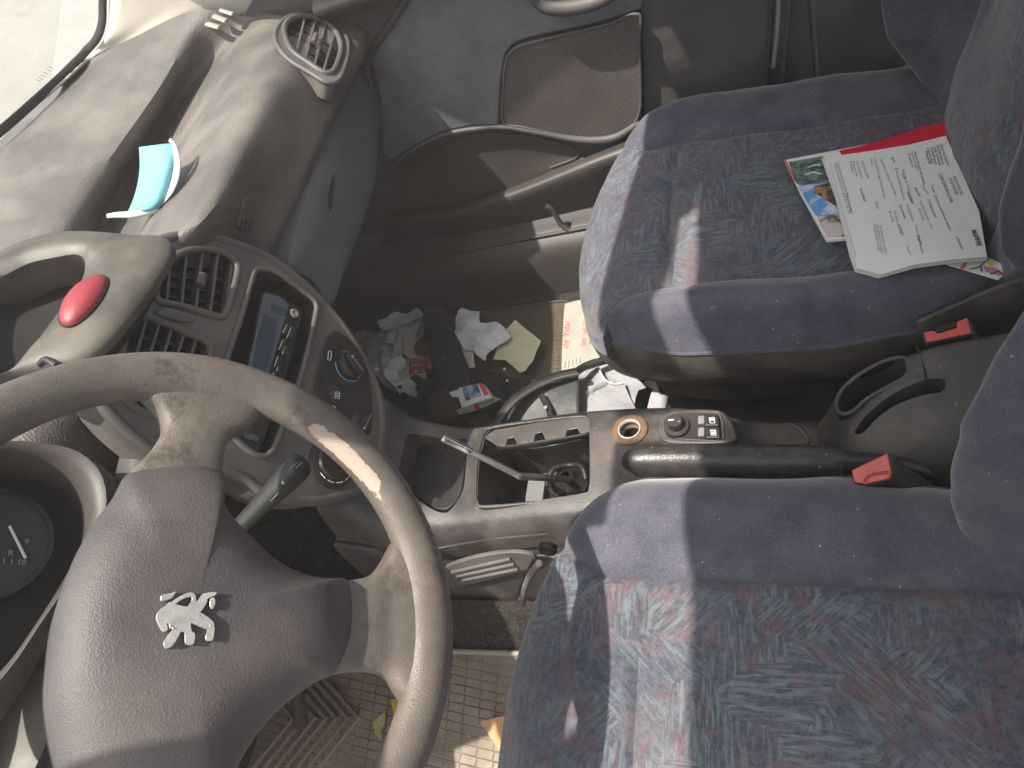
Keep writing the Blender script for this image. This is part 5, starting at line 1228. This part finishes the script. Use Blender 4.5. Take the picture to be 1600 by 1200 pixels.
text('red_print', 'de Ydai', U(731, 573, 'z', .0445), U(737, 552, 'z', .0445) - U(731, 573, 'z', .0445), Vector((-1, 0, 0)), .006, M['inkr'], rc_, off=.0006)
# cigarette packet
cg = thing('cigarette_packet', U(735, 620, 'z', .08), 'red and white cigarette packet with blue warning picture on the black bag', 'cigarette packet')
CZ = .082; CNz = Vector((0, -.35, .93)).normalized(); CP0 = U(735, 622, 'z', CZ)
def CG(a, b_, o=0): return UP(a, b_, CP0, CNz, o)
prism('packet_box', [CG(*p) for p in [(716, 606), (752, 598), (770, 622), (730, 638)]], -CNz * .018, M['paper'], cg, bevel=.001)
prism('packet_red', [CG(*p, .0006) for p in [(747, 599), (753, 598), (764, 616), (757, 618)]], -CNz * .0006, flat('packet_red_print', (.55, .03, .025), .5), cg)
prism('packet_picture', [CG(*p, .0006) for p in [(722, 605), (746, 599), (752, 618), (727, 627)]], -CNz * .0006, pic('warning_picture', (.10, .22, .36), (.30, .40, .50), 70, (.06, .08, .14)), cg)
SN = Vector((.15, -.85, .45)).normalized(); SP0 = CG(730, 638)
def SG(a, b_, o=0): return UP(a, b_, SP0, SN, o)
prism('packet_side', [SG(*p, .001) for p in [(712, 641), (771, 620), (783, 624), (745, 641), (717, 648)]], -SN * .0015, flat('packet_side_print', (.36, .34, .33), .6), cg)
prism('packet_band', [SG(*p, .0016) for p in [(739, 632), (748, 629), (750, 640), (744, 642)]], -SN * .0006, flat('packet_band_print', (.32, .02, .03), .5), cg)
text('warning_word', 'Fumar', SG(753, 632.5), SG(775, 624) - SG(753, 632.5), SG(753, 620) - SG(754, 634), .0058, M['inkd'], cg, off=.0022, width=(SG(775, 624) - SG(753, 632)).length, thick=.015)
text('warning_word', 'mata', SG(757, 638.5), SG(775, 632) - SG(757, 638.5), SG(753, 620) - SG(754, 634), .0052, M['inkd'], cg, off=.0022, width=(SG(774, 632) - SG(757, 638)).length, thick=.015)
prism('packet_flap', [CG(*p, .003) for p in [(702, 613), (720, 607), (731, 636), (722, 637), (716, 620), (706, 620)]], -CNz * .0015, M['paper'], cg)
# curved black trim frame leaning on the console
tf = thing('curved_trim_frame', U(840, 610, 'z', .10), 'curved black plastic trim frame leaning against the console', 'trim frame')
fa = [U(770, 668, 'z', .12), U(785, 645, 'z', .12), U(805, 622, 'z', .12), U(835, 602, 'z', .115), U(870, 587, 'z', .11), U(902, 580, 'z', .105)]
tube('frame_bar', fa, [.007, .008, .008, .008, .008, .007], M['black'], tf, sm=5, n=10, flat=.5, up=(0, 0, 1))
tube('frame_groove', [p + Vector((.004, -.008, .002)) for p in fa], .0042, M['dash_dark'], tf, sm=5, n=8)
tube('frame_cable', [U(898, 583, 'z', .10), U(915, 572, 'z', .09), U(940, 564, 'z', .085), U(965, 560, 'z', .08)], .0068, M['black'], tf, sm=4, n=10)
patch('frame_panel', [[U(815, 622, 'z', .10), U(850, 604, 'z', .10), U(885, 595, 'z', .09), U(904, 590, 'z', .09)], [U(795, 650, 'z', .09), U(840, 635, 'z', .09), U(880, 625, 'z', .09), U(905, 618, 'z', .09)], [U(790, 680, 'z', .08), U(840, 670, 'z', .08), U(885, 665, 'z', .08), U(905, 655, 'z', .08)]], flat('grey_frame_panel', (.060, .062, .062), .5, bs=.2, bsc=60, var=.4), tf, solid=.003)
tube('frame_bracket', [U(846, 618, 'z', .105), U(858, 640, 'z', .10), U(862, 660, 'z', .1)], .0055, M['black'], tf, n=6)
disc('bracket_hole', U(853, 637, 'z', .109), (0, -.3, 1), .003, M['grey_tag'], tf, h=.002, k=12)
# carton with red writing
ct = litter('printed_carton', 'white bakery carton with red handwriting under the passenger seat front', 'carton', [(883, 476), (908, 470), (940, 500), (975, 545), (965, 560), (930, 566), (900, 576), (878, 580), (880, 520)], .020, flat('cream_carton', (.36, .34, .29), .8, var=.15, bsc=20), .0006, 15, th=.003)  # shade put into the carton colour, as no shadow reaches it
tdir = U(887, 500, 'z', .023) - U(884, 545, 'z', .023); up_ = Vector((-1, -.1, 0))
text('red_writing', 'de Ydai', U(888, 546, 'z', .0225), tdir, up_, .013, M['inkr'], ct, off=.001, shear=.35, width=tdir.length)
td2 = U(918, 500, 'z', .023) - U(915, 541, 'z', .023)
text('red_writing', '895 140 77', U(916, 541, 'z', .0225), td2, up_, .009, M['inkr'], ct, off=.001, width=td2.length, shear=.2)
for i, (s_, a) in enumerate((('Especialidad de la casa', 923), ('Tartas', 931))):
    td3 = U(a + 2, 508 + i * 4, 'z', .023) - U(a, 538, 'z', .023)
    text('black_print', s_, U(a, 538, 'z', .0225), td3, up_, .0035, M['inkd'], ct, off=.001, width=td3.length)
for a, b_ in ((882, 575), (888, 574), (894, 572), (900, 570), (906, 568)):
    tube('fine_print', [U(a, b_, 'z', .0236), U(a + 1, b_ - 10, 'z', .0236)], .0007, M['ink'], ct, n=4)
dirty = flat('shade_toned_paper', (.30, .30, .31), .85, var=.2, bsc=15)  # paper colour darkened in place of shade missing from the footwell
cp = thing('handwritten_sheet', U(950, 605, 'z', .06), 'crumpled white sheet with handwriting beneath the passenger seat', 'paper sheet')
crumple('paper_sheet', F([(903, 585), (930, 573), (965, 566), (985, 585), (1011, 604), (998, 610), (990, 635), (985, 645), (900, 648), (904, 620)], .055), dirty, cp, .0035, 16)
hp_ = F([(904, 590), (936, 575), (945, 593), (965, 603), (975, 600), (985, 622), (993, 638), (980, 648), (898, 650)], .064)
crumple('paper_fold', hp_, dirty, cp, .003, 17)
tube('fold_edge', F([(936, 575), (940, 585), (948, 595), (960, 600), (974, 598)], .069), .0016, M['paper_g'], cp, sm=3, n=6)
for k in range(5):
    a0, b0 = 912 + 6 * k, 617 - 3 * k
    pts = F([(a0 + q * 3, b0 - 2.2 * q + 2.6 * math.sin(q * 2.1 + k)) for q in range(7)], .070)
    tube('handwriting', pts, .0006, M['ink'], cp, sm=3, n=4)
tdd = U(932, 577, 'z', .07) - U(908, 607, 'z', .07)
text('printed_line', '15 AGOSTO 2020', U(909, 608, 'z', .070), tdd, Vector((-1, -.4, 0)), .004, M['inkd'], cp, off=.001, width=tdd.length)
sp2 = litter('small_packet', 'small white packet with red mark between seat and console', 'packet', [(1020, 612), (1045, 622), (1040, 640), (1012, 640)], .12, dirty, .0008, 18, th=.004)
prism('red_print', F([(1022, 614), (1032, 618), (1027, 638), (1013, 638)], .1225), (0, 0, -.0006), flat('packet_orange', (.42, .14, .08), .6), sp2)
tube('ring_mark', [U(1022 + 4.5 * math.cos(t), 625 + 6 * math.sin(t), 'z', .1235) for t in [k * .6 for k in range(11)]], .0009, M['inkr'], sp2, n=5)
# chip of light coloured plastic scraps on the black bag
for i, (a, b_) in enumerate(((788, 577), (792, 595))):
    s_ = litter('paper_scrap', ['tiny white paper scrap on the black bag nearer the yellow note', 'tiny white paper scrap on the black bag nearer the trim frame'][i], 'paper scrap', [(a - 2, b_ - 1), (a + 2, b_ - 2), (a + 2, b_ + 2), (a - 1, b_ + 1)], .065, M['paper'], 0, 3, 'paper scraps')

# =================================================================== DRIVER FOOTWELL
dm = thing('driver_floor_mat', (-.25, -.33, .0), 'tan rubber mat with moulded squares in the driver footwell', 'floor mat')
qd = cr([Vector((a, b_, .008)) for a, b_ in rcorner([(-.66, -.56), (-.66, -.19), (-.10, -.185), (-.02, -.22), (-.02, -.58)], .06)], 1, True)
prism('mat_sheet', qd, (0, 0, -.008), M['mat'], dm)
tube('mat_rim', [p + Vector((0, 0, .003)) for p in qd], .0045, flat('mat_edge', (.26, .22, .17), .6), dm, closed=True, n=8)
# chevron heel pad
for k in range(7):
    ax_ = 560 - 17 * k
    tube('mat_rib', [U(ax_ - 62, 1050, 'z', .011), U(ax_, 1122, 'z', .011), U(ax_ - 75, 1215, 'z', .011)], .0038, flat('mat_rib_rubber', (.20, .16, .12), .6) if k == 0 else rib_m, dm, n=6)
    if k == 0: rib_m = bpy.data.materials['mat_rib_rubber']
lf = [('dry_leaf', 'curled yellow dry leaf on the driver mat, the paler one', [(583, 1128), (591, 1120), (600, 1112), (601, 1128), (595, 1142), (597, 1158), (588, 1150), (585, 1140)], (.48, .38, .17)),
      ('dry_leaf', 'bright yellow dry leaf on the driver mat touching the wheel rim outline', [(612, 1095), (622, 1092), (624, 1110), (620, 1130), (612, 1132), (616, 1112)], (.55, .36, .05))]
for i, (nm, lab, px, col) in enumerate(lf):
    t = litter(nm, lab, 'leaf', px, .022, flat('dry_leaf_yellow' + 'ab'[i], col, .7, var=.3, bs=.3), .004, 20 + i, 'dry leaves on the driver mat', part='leaf_blade')
litter('orange_card', 'orange brown card corner poking out from under the driver seat', 'card', [(750, 1128), (790, 1118), (800, 1200), (772, 1160)], .02, flat('orange_card_paper', (.50, .30, .15), .8), .0006, 25)
# pedal linkage in the shade
pdl = thing('brake_pedal', U(470, 1110, 'z', .15), 'black pedal arm hanging in the dark driver footwell', 'pedal')
tube('pedal_arm', [U(440, 1000, 'z', .35), U(462, 1070, 'z', .25), U(470, 1130, 'z', .16)], .010, M['black'], pdl, sm=4, n=10)
0 and box('pedal_pad', U(468, 1170, 'z', .13), (.02, .07, .05), M['black'], pdl, bevel=.004)
# side carpet of the tunnel in the driver footwell
tcp = patch('tunnel_carpet', [[Vector((x, y, z)) for x in (-.6, -.4, -.2, 0, .2, .4)] for y, z in ((-.130, .075), (-.142, .060), (-.155, .035), (-.175, .012), (-.20, -.006))], M['carpet'], None, nu=4, nv=3)
tag(tcp, kind='structure')
# outside sill of the driver door

# crumbs and grit that nobody could count, lying on seats, mats, console and dash
dg = bpy.context.evaluated_depsgraph_get(); dg.update()
rnd = random.Random(42); cv, cf = [], []
zones = [(860, 1590, 880, 1190, 90, .0009), (900, 1450, 750, 890, 50, .0008), (700, 800, 900, 1190, 60, .0011), (560, 690, 1080, 1190, 25, .0012), (640, 1500, 560, 800, 90, .0007), (950, 1500, 180, 480, 50, .0008), (560, 900, 440, 640, 60, .0010), (60, 520, 60, 380, 60, .0009), (100, 520, 780, 1180, 30, .0006)]
for x0_, x1_, y0_, y1_, n_c, sz in zones:
    for _ in range(n_c):
        a, b_ = rnd.uniform(x0_, x1_), rnd.uniform(y0_, y1_)
        hit, p, nr, _i, ob, _m = S.ray_cast(dg, CAM + ray(a, b_).normalized() * .05, ray(a, b_).normalized())
        if not hit or nr.z < .45 or ob.name.startswith(('haze', 'paper', 'glass')): continue
        if ob.name.startswith('haze'): continue
        r_ = sz * rnd.uniform(.5, 1.6); k0 = len(cv); u = Vector((rnd.uniform(-1, 1), rnd.uniform(-1, 1), rnd.uniform(-.2, .2))).normalized(); v = nr.cross(u).normalized()
        for q in (u * r_ * rnd.uniform(.8, 2.2), v * r_, -u * r_ * rnd.uniform(.8, 2.2), -v * r_): cv.append(p + q + nr * .0002)
        cv.append(p + nr * r_ * .8)
        cf += [(k0, k0 + 1, k0 + 4), (k0 + 1, k0 + 2, k0 + 4), (k0 + 2, k0 + 3, k0 + 4), (k0 + 3, k0, k0 + 4)]
if cv:
    cr_ = mesh('crumbs', cv, cf, flat('crumb_grit', (.36, .31, .25), .9, var=.5, bsc=40), None, smooth=False); tag(cr_, kind='stuff')
